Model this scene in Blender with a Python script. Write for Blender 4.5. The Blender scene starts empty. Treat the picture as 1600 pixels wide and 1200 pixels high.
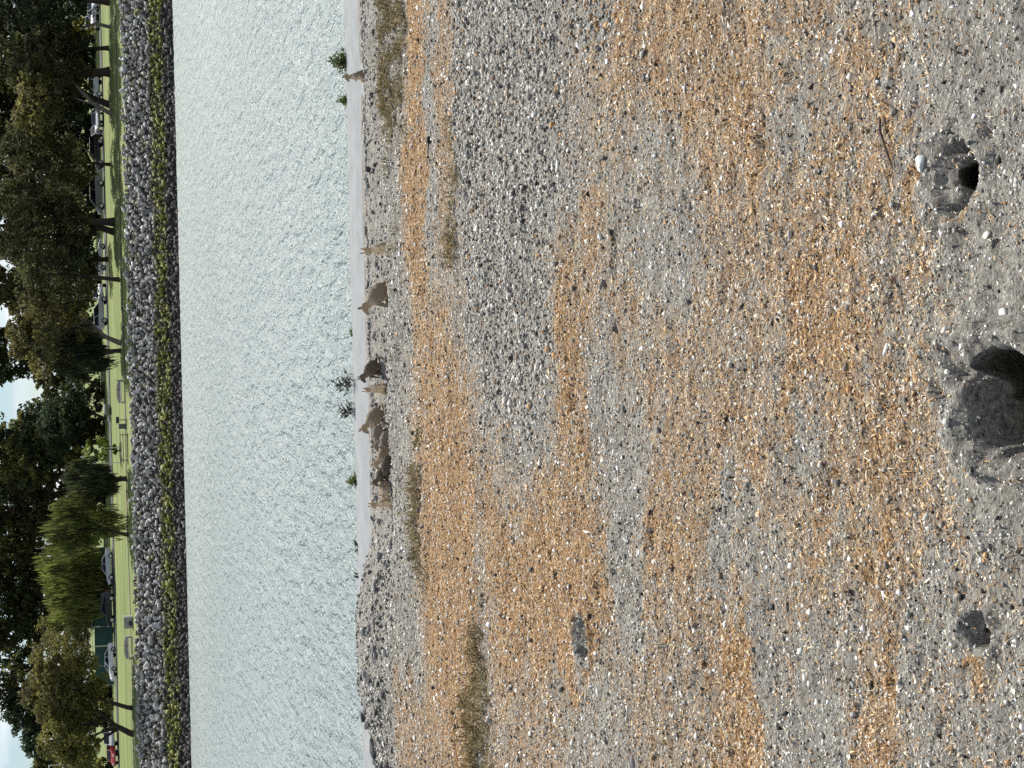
import bpy, bmesh, math, random
import numpy as np
from mathutils import Vector, Matrix, Quaternion

random.seed(7)
RNG = np.random.default_rng(11)
SC = bpy.context.scene
COL = SC.collection

# ------------------------------------------------------------------ camera
# The photograph is a portrait frame turned on its side: "up" points to the left of the picture.
F_PX = 2400.0
CAM = np.array([0.0, 0.0, 2.3])
PITCH = math.atan(670.0 / F_PX)
ROLL = math.radians(1.43)
_F = np.array([0, math.cos(PITCH), -math.sin(PITCH)])
_R0 = np.array([1.0, 0, 0]); _U0 = np.array([0, math.sin(PITCH), math.cos(PITCH)])
_R = _R0 * math.cos(ROLL) - _U0 * math.sin(ROLL)
_U = _U0 * math.cos(ROLL) + _R0 * math.sin(ROLL)
cam_d = bpy.data.cameras.new('camera'); cam = bpy.data.objects.new('camera', cam_d); COL.objects.link(cam)
cam_d.sensor_width = 36.0; cam_d.lens = F_PX / 1600.0 * 36.0
cam_d.clip_start = 0.1; cam_d.clip_end = 9000
M = Matrix(((-_U[0], _R[0], -_F[0], CAM[0]), (-_U[1], _R[1], -_F[1], CAM[1]), (-_U[2], _R[2], -_F[2], CAM[2]), (0, 0, 0, 1)))
cam.matrix_world = M
SC.camera = cam

# ------------------------------------------------------------------ sky, sun, exposure
SUN_EL = math.radians(49); SUN_AZ = math.radians(16)      # ahead of the camera, a little to the right
sun_dir = Vector((math.sin(SUN_AZ) * math.cos(SUN_EL), math.cos(SUN_AZ) * math.cos(SUN_EL), math.sin(SUN_EL)))
W = bpy.data.worlds.new('World'); SC.world = W; W.use_nodes = True
wn = W.node_tree; wn.nodes.clear()
def wnode(t, **k):
    n = wn.nodes.new(t)
    for a, b in k.items(): setattr(n, a, b)
    return n
w_out = wnode('ShaderNodeOutputWorld'); w_bg = wnode('ShaderNodeBackground'); w_sky = wnode('ShaderNodeTexSky')
w_sky.sky_type = 'NISHITA'; w_sky.sun_disc = False
w_sky.sun_elevation = SUN_EL; w_sky.sun_rotation = SUN_AZ
w_sky.air_density = 1.0; w_sky.dust_density = 0.15; w_sky.ozone_density = 3.0
w_bg.inputs['Strength'].default_value = 0.06
# broken cloud
w_tc = wnode('ShaderNodeTexCoord'); w_map = wnode('ShaderNodeMapping'); w_map.inputs['Scale'].default_value = (4, 4, 16)
w_no = wnode('ShaderNodeTexNoise'); w_no.inputs['Scale'].default_value = 1.3; w_no.inputs['Detail'].default_value = 6
w_no.inputs['Roughness'].default_value = 0.55
w_cr = wnode('ShaderNodeValToRGB'); w_cr.color_ramp.elements[0].position = 0.44; w_cr.color_ramp.elements[1].position = 0.62
w_mx = wnode('ShaderNodeMix'); w_mx.data_type = 'RGBA'
w_mx.inputs['B'].default_value = (12.5, 12.8, 13.2, 1)
wn.links.new(w_tc.outputs['Generated'], w_map.inputs['Vector']); wn.links.new(w_map.outputs[0], w_no.inputs['Vector'])
wn.links.new(w_no.outputs['Fac'], w_cr.inputs['Fac'])
wn.links.new(w_cr.outputs['Color'], w_mx.inputs['Factor']); w_tint = wnode('ShaderNodeMix'); w_tint.data_type = 'RGBA'; w_tint.blend_type = 'MULTIPLY'; w_tint.inputs['Factor'].default_value = 1.0; w_tint.inputs['B'].default_value = (0.88, 0.97, 1.14, 1)
wn.links.new(w_sky.outputs[0], w_tint.inputs['A']); wn.links.new(w_tint.outputs['Result'], w_mx.inputs['A'])
wn.links.new(w_mx.outputs['Result'], w_bg.inputs['Color']); wn.links.new(w_bg.outputs[0], w_out.inputs['Surface'])

sun_d = bpy.data.lights.new('sun', 'SUN'); sun = bpy.data.objects.new('sun', sun_d); COL.objects.link(sun)
sun_d.energy = 5.0; sun_d.angle = math.radians(0.53); sun_d.color = (1.0, 0.955, 0.88)
sun.rotation_euler = (-sun_dir).to_track_quat('-Z', 'Y').to_euler(); sun.location = (0, 0, 60)

SC.view_settings.view_transform = 'Standard'; SC.view_settings.look = 'None'
SC.view_settings.exposure = 0.50; SC.view_settings.gamma = 1.0; SC.view_settings.use_curve_mapping = False
SC.render.engine = 'CYCLES'
SC.cycles.max_bounces = 6; SC.cycles.transparent_max_bounces = 6
SC.cycles.sample_clamp_indirect = 6.0; SC.cycles.use_denoising = False

# ------------------------------------------------------------------ helpers: pixels of the photo <-> points of the place
def ray(x, y):
    return _F + ((600.0 - y) / F_PX) * _R - ((x - 800.0) / F_PX) * _U
def onz(x, y, z=0.0):
    d = ray(x, y); t = (z - CAM[2]) / d[2]
    return CAM + d * t
def ony(x, y, Y):
    d = ray(x, y); t = (Y - CAM[1]) / d[1]
    return CAM + d * t
def project(X, Y, Z):
    q = np.stack([X - CAM[0], Y - CAM[1], Z - CAM[2]], -1)
    dep = np.maximum(q @ _F, 0.05)
    return 800 - F_PX * (q @ _U) / dep, 600 - F_PX * (q @ _R) / dep

def sstep(a, b, x):
    t = np.clip((x - a) / (b - a), 0, 1); return t * t * (3 - 2 * t)
def _hash(i, j, s):
    n = (i.astype(np.int64) * 374761393 + j.astype(np.int64) * 668265263 + s * 1442695041) & 0xFFFFFFFF
    n = ((n ^ (n >> 13)) * 1274126177) & 0xFFFFFFFF
    return ((n ^ (n >> 16)) & 0xFFFF) / 65535.0
def vnoise(x, y, s=0):
    x = np.asarray(x, float); y = np.asarray(y, float)
    i = np.floor(x); j = np.floor(y); fx = x - i; fy = y - j
    fx = fx * fx * (3 - 2 * fx); fy = fy * fy * (3 - 2 * fy)
    a = _hash(i, j, s); b = _hash(i + 1, j, s); c = _hash(i, j + 1, s); d = _hash(i + 1, j + 1, s)
    return (a * (1 - fx) + b * fx) * (1 - fy) + (c * (1 - fx) + d * fx) * fy
def fbm(x, y, s=0, o=3):
    r = 0; a = 0.5; t = 0
    for k in range(o):
        r = r + a * vnoise(x * 2 ** k, y * 2 ** k, s + k * 17); t += a; a *= 0.5
    return r / t

def np_mesh(name, V, Fc, mats=(), smooth=False, attrs=None):
    """V (n,3); Fc (m,3) or (m,4); attrs {name: (n,3) colours or (n,) floats}"""
    me = bpy.data.meshes.new(name)
    V = np.asarray(V, np.float32); Fc = np.asarray(Fc, np.int32); k = Fc.shape[1]
    me.vertices.add(len(V)); me.vertices.foreach_set('co', V.ravel())
    me.loops.add(Fc.size); me.loops.foreach_set('vertex_index', Fc.ravel())
    me.polygons.add(len(Fc)); me.polygons.foreach_set('loop_start', np.arange(0, Fc.size, k, dtype=np.int32))
    if smooth: me.polygons.foreach_set('use_smooth', np.ones(len(Fc), bool))
    for m in mats: me.materials.append(m)
    if attrs:
        for an, av in attrs.items():
            av = np.asarray(av, np.float32)
            if av.ndim == 1:
                at = me.attributes.new(an, 'FLOAT', 'POINT'); at.data.foreach_set('value', av)
            else:
                at = me.attributes.new(an, 'FLOAT_COLOR', 'POINT')
                at.data.foreach_set('color', np.concatenate([av, np.ones((len(av), 1), np.float32)], 1).ravel())
    me.update(calc_edges=True); me.validate(clean_customdata=False)
    return me
def link(name, me, parent=None, loc=None, rot=None, scale=None):
    o = bpy.data.objects.new(name, me); COL.objects.link(o)
    if parent is not None: o.parent = parent
    if loc is not None: o.location = tuple(loc)
    if rot is not None: o.rotation_euler = rot
    if scale is not None: o.scale = scale
    return o
def tag(o, label, cat, group=None):
    o['label'] = label; o['category'] = cat
    if group: o['group'] = group
    return o
def kind(o, k, label=None):
    o['kind'] = k
    if label: o['label'] = label
    return o
def empty(name, loc, rz=0.0, label=None, cat=None, group=None):
    o = bpy.data.objects.new(name, None); COL.objects.link(o); o.location = tuple(loc); o.rotation_euler = (0, 0, rz)
    o.empty_display_size = 0.2
    if label: tag(o, label, cat, group)
    return o

class MB:
    """collects simple solids into one mesh"""
    def __init__(s): s.bm = bmesh.new()
    def box(s, c, d, rz=0.0, bevel=0.0, taper=None):
        m = Matrix.Translation(c) @ Matrix.Rotation(rz, 4, 'Z') @ Matrix.Diagonal((d[0], d[1], d[2], 1))
        r = bmesh.ops.create_cube(s.bm, size=1.0, matrix=m)
        if bevel:
            es = list({e for v in r['verts'] for e in v.link_edges})
            bmesh.ops.bevel(s.bm, geom=es, offset=bevel, segments=2, affect='EDGES', profile=0.6)
        return s
    def prism(s, pts, y0, y1, bevel=0.0, inset=0.0):
        """pts: outline in x,z, extruded along y; inset narrows the outline's upper part"""
        zs = [p[1] for p in pts]; z0, z1 = min(zs), max(zs)
        def ins(z): return inset * (z - z0) / max(z1 - z0, 1e-6)
        a = [s.bm.verts.new((p[0], y0 + ins(p[1]), p[1])) for p in pts]
        b = [s.bm.verts.new((p[0], y1 - ins(p[1]), p[1])) for p in pts]
        fs = [s.bm.faces.new(a), s.bm.faces.new(b[::-1])]
        n = len(pts)
        for i in range(n): fs.append(s.bm.faces.new((a[i], b[i], b[(i + 1) % n], a[(i + 1) % n])))
        bmesh.ops.recalc_face_normals(s.bm, faces=fs)
        if bevel:
            es = list({e for f in fs for e in f.edges})
            bmesh.ops.bevel(s.bm, geom=es, offset=bevel, segments=2, affect='EDGES', profile=0.6)
        return s
    def tube(s, pts, rad, n=8):
        pts = [Vector(p) for p in pts]
        if not hasattr(rad, '__len__'): rad = [rad] * len(pts)
        rings = []
        for i, p in enumerate(pts):
            t = (pts[min(i + 1, len(pts) - 1)] - pts[max(i - 1, 0)]).normalized()
            u = t.orthogonal().normalized(); 
            if i and rings: 
                u = (lastu - t * lastu.dot(t)).normalized()
            lastu = u; w = t.cross(u)
            rings.append([s.bm.verts.new(p + (u * math.cos(2 * math.pi * k / n) + w * math.sin(2 * math.pi * k / n)) * rad[i]) for k in range(n)])
        for a, b in zip(rings, rings[1:]):
            for k in range(n): s.bm.faces.new((a[k], a[(k + 1) % n], b[(k + 1) % n], b[k]))
        s.bm.faces.new(rings[0][::-1]); s.bm.faces.new(rings[-1])
        return s
    def ico(s, c, r, sub=2, rot=None):
        m = Matrix.Translation(c) @ (rot or Matrix.Identity(4)) @ Matrix.Diagonal((*(r if hasattr(r, '__len__') else (r, r, r)), 1))
        bmesh.ops.create_icosphere(s.bm, subdivisions=sub, radius=1.0, matrix=m); return s
    def build(s, name, mat, parent=None, loc=None, rot=None, smooth=False):
        me = bpy.data.meshes.new(name); s.bm.to_mesh(me); s.bm.free(); me.materials.append(mat)
        if smooth: me.polygons.foreach_set('use_smooth', np.ones(len(me.polygons), bool))
        return link(name, me, parent, loc, rot)

# ------------------------------------------------------------------ materials
def newmat(name):
    m = bpy.data.materials.new(name); m.use_nodes = True; nt = m.node_tree
    b = nt.nodes['Principled BSDF']; b.inputs['Specular IOR Level'].default_value = 0.25
    return m, nt, b
def N(nt, t, **k):
    n = nt.nodes.new(t)
    for a, b in k.items():
        if a in n.inputs: n.inputs[a].default_value = b
        else: setattr(n, a, b)
    return n
def ramp(nt, src, stops):
    r = nt.nodes.new('ShaderNodeValToRGB'); cr = r.color_ramp
    while len(cr.elements) < len(stops): cr.elements.new(0.5)
    for e, (p, c) in zip(cr.elements, stops): e.position = p; e.color = (*c, 1)
    nt.links.new(src, r.inputs['Fac']); return r.outputs['Color']
def mix(nt, f, a, b, mode='MIX'):
    m = nt.nodes.new('ShaderNodeMix'); m.data_type = 'RGBA'; m.blend_type = mode
    for s, v in (('Factor', f), ('A', a), ('B', b)):
        if hasattr(v, 'is_linked') or hasattr(v, 'links'): nt.links.new(v, m.inputs[s])
        else: m.inputs[s].default_value = v if s == 'Factor' else (*v, 1)
    return m.outputs['Result']
def math_(nt, op, a, b=None):
    m = nt.nodes.new('ShaderNodeMath'); m.operation = op
    for i, v in enumerate((a, b)):
        if v is None: continue
        if hasattr(v, 'links'): nt.links.new(v, m.inputs[i])
        else: m.inputs[i].default_value = v
    return m.outputs[0]
def noise(nt, scale, detail=4, rough=0.6, vec=None, dist=0.0):
    n = N(nt, 'ShaderNodeTexNoise', Scale=scale, Detail=detail, Roughness=rough, Distortion=dist)
    if vec is not None: nt.links.new(vec, n.inputs['Vector'])
    return n.outputs['Fac']
def position(nt): return nt.nodes.new('ShaderNodeNewGeometry').outputs['Position']
def objco(nt): return nt.nodes.new('ShaderNodeTexCoord').outputs['Object']
def mapped(nt, vec, scale):
    m = nt.nodes.new('ShaderNodeMapping'); m.inputs['Scale'].default_value = scale; nt.links.new(vec, m.inputs['Vector']); return m.outputs[0]
def bump(nt, b, h, strength, dist):
    n = nt.nodes.new('ShaderNodeBump'); n.inputs['Strength'].default_value = strength; n.inputs['Distance'].default_value = dist
    nt.links.new(h, n.inputs['Height']); nt.links.new(n.outputs[0], b.inputs['Normal']); return n

def plain(name, col, rough=0.7, var=0.25, scale=6.0, metal=0.0, spec=0.25, bmp=0.0):
    m, nt, b = newmat(name)
    v = objco(nt); f = noise(nt, scale, 5, 0.6, v)
    c = ramp(nt, f, [(0.3, tuple(x * (1 - var) for x in col)), (0.7, tuple(min(1, x * (1 + var)) for x in col))])
    nt.links.new(c, b.inputs['Base Color']); b.inputs['Roughness'].default_value = rough; b.inputs['Metallic'].default_value = metal
    b.inputs['Specular IOR Level'].default_value = spec
    if bmp: bump(nt, b, noise(nt, scale * 4, 4, 0.6, v), 0.5, bmp)
    return m
def attr_mat(name, attr='tint', rough=0.9, var=0.2, scale=60.0, trans=0.0, spec=0.2, bmp=0.0):
    """colour carried on the mesh (each pebble, blade or leaf its own), broken up by noise"""
    m, nt, b = newmat(name)
    a = nt.nodes.new('ShaderNodeAttribute'); a.attribute_name = attr
    v = position(nt); f = noise(nt, scale, 3, 0.6, v)
    g = ramp(nt, f, [(0.3, (1 - var,) * 3), (0.7, (1 + var,) * 3)])
    c = mix(nt, 1.0, a.outputs['Color'], g, 'MULTIPLY')
    nt.links.new(c, b.inputs['Base Color']); b.inputs['Roughness'].default_value = rough; b.inputs['Specular IOR Level'].default_value = spec
    if trans:
        t = nt.nodes.new('ShaderNodeBsdfTranslucent'); nt.links.new(c, t.inputs['Color'])
        ms = nt.nodes.new('ShaderNodeMixShader'); ms.inputs[0].default_value = trans
        nt.links.new(b.outputs[0], ms.inputs[1]); nt.links.new(t.outputs[0], ms.inputs[2])
        nt.links.new(ms.outputs[0], nt.nodes['Material Output'].inputs['Surface'])
    if bmp: bump(nt, b, f, 0.6, bmp)
    return m

# ground: grey dusty clay, rusty dried thatch, clean grit, mossy mats, by zone
def ground_material():
    m, nt, b = newmat('dry_ground')
    z = nt.nodes.new('ShaderNodeAttribute'); z.attribute_name = 'zone'
    sep = nt.nodes.new('ShaderNodeSeparateColor'); nt.links.new(z.outputs['Color'], sep.inputs[0])
    p = position(nt); pf = mapped(nt, p, (0.62, 1.0, 1.0))
    n_f = noise(nt, 95, 5, 0.75, pf); n_m = noise(nt, 17, 4, 0.65, pf); n_l = noise(nt, 2.6, 3, 0.6, p); n_x = noise(nt, 230, 3, 0.7, p)
    clay = ramp(nt, n_m, [(0.25, (0.22, 0.213, 0.19)), (0.5, (0.34, 0.33, 0.297)), (0.75, (0.47, 0.46, 0.42))])
    speck = ramp(nt, n_f, [(0.34, (0.16, 0.155, 0.15)), (0.45, (0.82, 0.81, 0.80)), (0.56, (1.05, 1.05, 1.04)), (0.66, (1.85, 1.85, 1.83)), (0.76, (2.3, 2.3, 2.25))])  # lowest stops put the shade of small pits into the clay colour
    clay = mix(nt, 1.0, clay, speck, 'MULTIPLY')
    rust = ramp(nt, n_f, [(0.30, (0.05, 0.030, 0.018)), (0.43, (0.24, 0.138, 0.066)), (0.54, (0.45, 0.285, 0.14)), (0.66, (0.68, 0.53, 0.34)), (0.76, (0.84, 0.74, 0.57))])
    # thatch comes in ragged, frayed patches
    n_t = noise(nt, 48, 5, 0.8, pf, 0.6); n_q = noise(nt, 8, 4, 0.7, mapped(nt, p, (0.55, 1.3, 1.0)), 0.4)
    th = math_(nt, 'ADD', math_(nt, 'MULTIPLY', n_t, 1.1), math_(nt, 'MULTIPLY', n_q, 0.9))
    th = math_(nt, 'SUBTRACT', math_(nt, 'ADD', math_(nt, 'MULTIPLY', sep.outputs[0], 0.72), th), 1.28)
    thm = math_(nt, 'MULTIPLY', th, 2.8); cl = nt.nodes.new('ShaderNodeClamp'); nt.links.new(thm, cl.inputs[0])
    c = mix(nt, cl.outputs[0], clay, rust)
    moss = ramp(nt, n_f, [(0.3, (0.05, 0.042, 0.015)), (0.55, (0.15, 0.125, 0.045)), (0.75, (0.27, 0.23, 0.10))])
    c = mix(nt, math_(nt, 'MULTIPLY', sep.outputs[2], 0.65), c, moss)
    hue = ramp(nt, n_l, [(0.3, (0.90, 0.88, 0.86)), (0.7, (1.10, 1.10, 1.08))])
    c = mix(nt, 1.0, c, hue, 'MULTIPLY')
    nt.links.new(c, b.inputs['Base Color']); b.inputs['Roughness'].default_value = 0.95; b.inputs['Specular IOR Level'].default_value = 0.1
    h = math_(nt, 'ADD', math_(nt, 'MULTIPLY', n_m, 1.0), math_(nt, 'ADD', math_(nt, 'MULTIPLY', n_f, 0.6), math_(nt, 'MULTIPLY', n_x, 0.22)))
    bump(nt, b, h, 1.0, 0.034)
    return m
MAT_GROUND = ground_material()

def water_material():
    m, nt, b = newmat('bay_water')
    p = position(nt)
    a = noise(nt, 1.5, 3, 0.65, mapped(nt, p, (1.0, 0.30, 1)), 0.25)
    c = noise(nt, 3.2, 3, 0.6, mapped(nt, p, (0.9, 0.45, 1)), 0.2)
    l = noise(nt, 0.045, 2, 0.5, mapped(nt, p, (0.5, 1, 1)))
    h = math_(nt, 'ADD', math_(nt, 'MULTIPLY', a, 1.0), math_(nt, 'MULTIPLY', c, 0.25))
    bump(nt, b, h, 1.0, 0.8)
    col = ramp(nt, l, [(0.3, (0.17, 0.215, 0.205)), (0.7, (0.205, 0.248, 0.236))])
    nt.links.new(col, b.inputs['Base Color'])
    b.inputs['Roughness'].default_value = 0.47; b.inputs['IOR'].default_value = 1.333; b.inputs['Specular IOR Level'].default_value = 0.5
    return m
MAT_WATER = water_material()

def riprap_material():
    m, nt, b = newmat('riprap_rock')
    p = position(nt); sp = nt.nodes.new('ShaderNodeSeparateXYZ'); nt.links.new(p, sp.inputs[0])
    oi = nt.nodes.new('ShaderNodeObjectInfo'); a = nt.nodes.new('ShaderNodeAttribute'); a.attribute_name = 'shade'
    n1 = noise(nt, 1.0, 3, 0.6, p); n2 = noise(nt, 5.0, 5, 0.7, p); n3 = noise(nt, 0.35, 3, 0.6, p)
    dry = ramp(nt, n1, [(0.30, (0.11, 0.108, 0.10)), (0.5, (0.27, 0.265, 0.248)), (0.70, (0.56, 0.55, 0.52))])
    gr = ramp(nt, n2, [(0.3, (0.7, 0.7, 0.7)), (0.7, (1.25, 1.25, 1.25))])
    dry = mix(nt, 1.0, dry, gr, 'MULTIPLY')
    zz = math_(nt, 'ADD', sp.outputs[2], math_(nt, 'MULTIPLY', math_(nt, 'SUBTRACT', n3, 0.5), 1.4))
    # tide line: algae, then dark wet stone
    alg = ramp(nt, n2, [(0.3, (0.06, 0.07, 0.014)), (0.65, (0.25, 0.26, 0.045))])
    wet = mix(nt, 1.0, dry, (0.27, 0.26, 0.25), 'MULTIPLY')
    c1 = nt.nodes.new('ShaderNodeMapRange'); c1.inputs[1].default_value = -5.1; c1.inputs[2].default_value = -5.5
    nt.links.new(zz, c1.inputs[0])
    c2 = nt.nodes.new('ShaderNodeMapRange'); c2.inputs[1].default_value = -6.45; c2.inputs[2].default_value = -6.75
    nt.links.new(zz, c2.inputs[0])
    al = math_(nt, 'MULTIPLY', c1.outputs[0], ramp(nt, n1, [(0.36, (0, 0, 0)), (0.5, (1, 1, 1))]))
    wetm = nt.nodes.new('ShaderNodeMapRange'); wetm.inputs[1].default_value = -5.0; wetm.inputs[2].default_value = -6.3; nt.links.new(zz, wetm.inputs[0])
    c = mix(nt, wetm.outputs[0], dry, wet)
    al = math_(nt, 'MAXIMUM', al, math_(nt, 'MULTIPLY', ramp(nt, noise(nt, 0.55, 3, 0.6, mapped(nt, p, (1, 1, 1.7))), [(0.60, (0, 0, 0)), (0.66, (1, 1, 1))]), 0.75))
    c = mix(nt, al, c, alg); c = mix(nt, c2.outputs[0], c, wet)
    nt.links.new(c, b.inputs['Base Color']); b.inputs['Roughness'].default_value = 0.75
    bump(nt, b, n2, 0.7, 0.06)
    return m
MAT_RIPRAP = riprap_material()

def lawn_material():
    m, nt, b = newmat('mown_lawn')
    p = position(nt); n1 = noise(nt, 0.25, 4, 0.6, mapped(nt, p, (0.25, 1.6, 1))); n2 = noise(nt, 3.0, 4, 0.7, p)
    c = ramp(nt, n1, [(0.3, (0.09, 0.135, 0.034)), (0.5, (0.145, 0.185, 0.054)), (0.72, (0.22, 0.235, 0.088))])
    g = ramp(nt, n2, [(0.3, (0.8, 0.82, 0.8)), (0.7, (1.2, 1.17, 1.1))])
    nt.links.new(mix(nt, 1.0, c, g, 'MULTIPLY'), b.inputs['Base Color']); b.inputs['Roughness'].default_value = 0.95
    bump(nt, b, n2, 0.5, 0.05)
    return m
MAT_LAWN = lawn_material()
MAT_PATH = plain('worn_concrete', (0.222, 0.235, 0.236), 0.9, 0.13, 5.0, bmp=0.006)
MAT_ASPHALT = plain('asphalt', (0.06, 0.06, 0.062), 0.9, 0.2, 1.5)
MAT_BANKEARTH = plain('bank_earth', (0.06, 0.055, 0.045), 0.95, 0.3, 0.8, bmp=0.05)
MAT_PEBBLE = attr_mat('pebble_stone', rough=0.85, var=0.18, scale=160, bmp=0.002)
MAT_STRAW = attr_mat('dry_straw', rough=0.8, var=0.15, scale=80, trans=0.25)
MAT_WEED = attr_mat('weed_leaf', rough=0.7, var=0.2, scale=40, trans=0.3)
MAT_LEAF = attr_mat('tree_leaf', rough=0.65, var=0.3, scale=0.8, trans=0.5, spec=0.15)
MAT_BARK = plain('dark_bark', (0.045, 0.036, 0.028), 0.95, 0.4, 2.0, bmp=0.03)
MAT_BARK_GREY = plain('grey_bark', (0.14, 0.12, 0.10), 0.95, 0.35, 2.0, bmp=0.03)
MAT_FUR = attr_mat('squirrel_fur', rough=0.8, var=0.22, scale=140, bmp=0.004, spec=0.1)

# ------------------------------------------------------------------ zones of the near ground, in places marked on the photo
# (x0, x1, y0, y1, thatch)
ZONES = [
 (560, 640, -200, 1400, .05), (628, 660, -200, 420, .95), (636, 668, 380, 520, .95), (643, 738, 500, 700, .85), (655, 742, 680, 1250, .95),
 (662, 679, -200, 400, .15), (681, 706, -200, 330, .75), (668, 735, 390, 540, .5),
 (600, 700, 1080, 1260, .65), (745, 762, 850, 1250, .25), (566, 650, 780, 1050, .02), (570, 610, 1050, 1250, .1),
 (708, 880, -250, 360, .0), (722, 850, 330, 520, .0), (745, 870, 480, 650, .02), (790, 865, 620, 720, .15),
 (740, 800, 640, 760, .45), (765, 935, 780, 1060, .95), (780, 860, 1040, 1220, .6), (860, 930, 690, 800, .75),
 (870, 915, 480, 700, .85), (905, 950, 280, 470, .7), (870, 960, 120, 300, .4), (940, 1100, -200, 170, .75),
 (920, 1010, 560, 760, .1), (955, 1010, 700, 1020, .06), (960, 1080, 190, 300, .35), (965, 1075, 270, 470, .12), (875, 980, 1060, 1250, .2),
 (1015, 1085, 760, 960, .75), (1000, 1100, 560, 760, .6), (1080, 1180, -200, 130, .65), (1110, 1185, 120, 310, .75),
 (1080, 1160, 380, 800, .55), (1205, 1265, 120, 250, .1), (1140, 1290, 270, 420, .55), (1240, 1310, 380, 560, .85),
 (1260, 1330, 60, 220, .4), (1330, 1400, -200, 70, .08), (1388, 1424, 150, 310, .9), (1325, 1390, 530, 680, .85),
 (1080, 1220, 640, 810, .65), (1225, 1300, 610, 750, .1), (1095, 1225, 800, 950, .12), (1220, 1270, 820, 960, .55), (1330, 1410, 780, 900, .85),
 (1030, 1110, 960, 1250, .5), (1105, 1205, 970, 1260, .9), (1205, 1325, 970, 1250, .03), (1345, 1425, 1040, 1260, .8), (1280, 1340, 930, 1050, .35),
 (1420, 1500, 440, 620, .4), (1430, 1800, -200, 360, .04), (1500, 1800, 360, 860, .04), (1430, 1800, 860, 1260, .15), (1515, 1535, 300, 360, .9), (1525, 1570, 1020, 1110, .75), (1485, 1530, 1090, 1200, .4),
]
GRIT = [(708, 890, -300, 330), (722, 860, 300, 520), (748, 875, 480, 640), (890, 950, -200, 60)]
MOSS = [(596, 626, -250, 240, .95), (696, 711, 205, 290, .7), (696, 711, 330, 420, .6), (643, 660, 710, 880, .85), (657, 668, 850, 900, .5), (728, 752, 970, 1100, .55), (724, 764, 1090, 1300, .85), (604, 620, 330, 400, .3)]
def hp(x, y): return onz(x, y)[:2]
HOLES = []
for (x, y, rx, ry, d, ex) in [(1506, 276, .088, .10, .34, 1.7), (1590, 616, .145, .19, .95, 1.15), (1536, 986, .05, .07, .26, 1.5), (912, 1000, .115, .11, .28, 1.7), (1492, 222, .025, .06, .06, 1.2), (1497, 196, .018, .06, .05, 1.2)]:
    q = hp(x, y); HOLES.append((q[0], q[1], rx, ry, d, ex))
def zones(X, Y):
    x, y = project(X, Y, np.zeros_like(X))
    wob = (fbm(X * 2.0, Y * 3.0, 3) - 0.5); wob2 = (fbm(X * 7, Y * 13, 31) - 0.5)
    fs = np.clip((x - 560) / 600.0, 0.22, 1.4)              # wobble and softness grow with nearness
    xs = x + (wob * 100 + wob2 * 64) * fs; ys = y + (wob2 * 170 + wob * 200)
    th = np.full(X.shape, 0.60) + (fbm(X * 1.6, Y * 3.0, 9) - 0.5) * 0.3
    for (a, c, e, f, v) in ZONES:
        s = np.clip(0.30 * (c - a), 2.0, 34.0); q = 60.0
        m = sstep(a - s, a + s, xs) * sstep(c + s, c - s, xs) * sstep(e - q, e + q, ys) * sstep(f + q, f - q, ys)
        v = 0.10 + 0.86 * v if a > 860 else v
        th = th * (1 - m) + v * m
    th = np.where(Y > 11.78, np.minimum(th, .05), th)
    for (hx, hy, rx, ry, d, ex) in HOLES: th = th * sstep(.9, 1.35, np.sqrt(((X - hx) / rx) ** 2 + ((Y - hy) / ry) ** 2))
    gr = np.zeros(X.shape)
    for (a, c, e, f) in GRIT:
        m = sstep(a - 7, a + 7, xs) * sstep(c + 16, c - 16, xs) * sstep(e - 30, e + 30, ys) * sstep(f + 40, f - 40, ys); gr = np.maximum(gr, m)
    mo = np.zeros(X.shape)
    for (a, c, e, f, v) in MOSS:
        m = v * sstep(a - 4, a + 4, xs) * sstep(c + 4, c - 4, xs) * sstep(e - 26, e + 26, ys) * sstep(f + 26, f - 26, ys); mo = np.maximum(mo, m)
    mo = mo * sstep(.32, .55, fbm(X * 8, Y * 13, 91))
    return th, gr, mo

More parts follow.
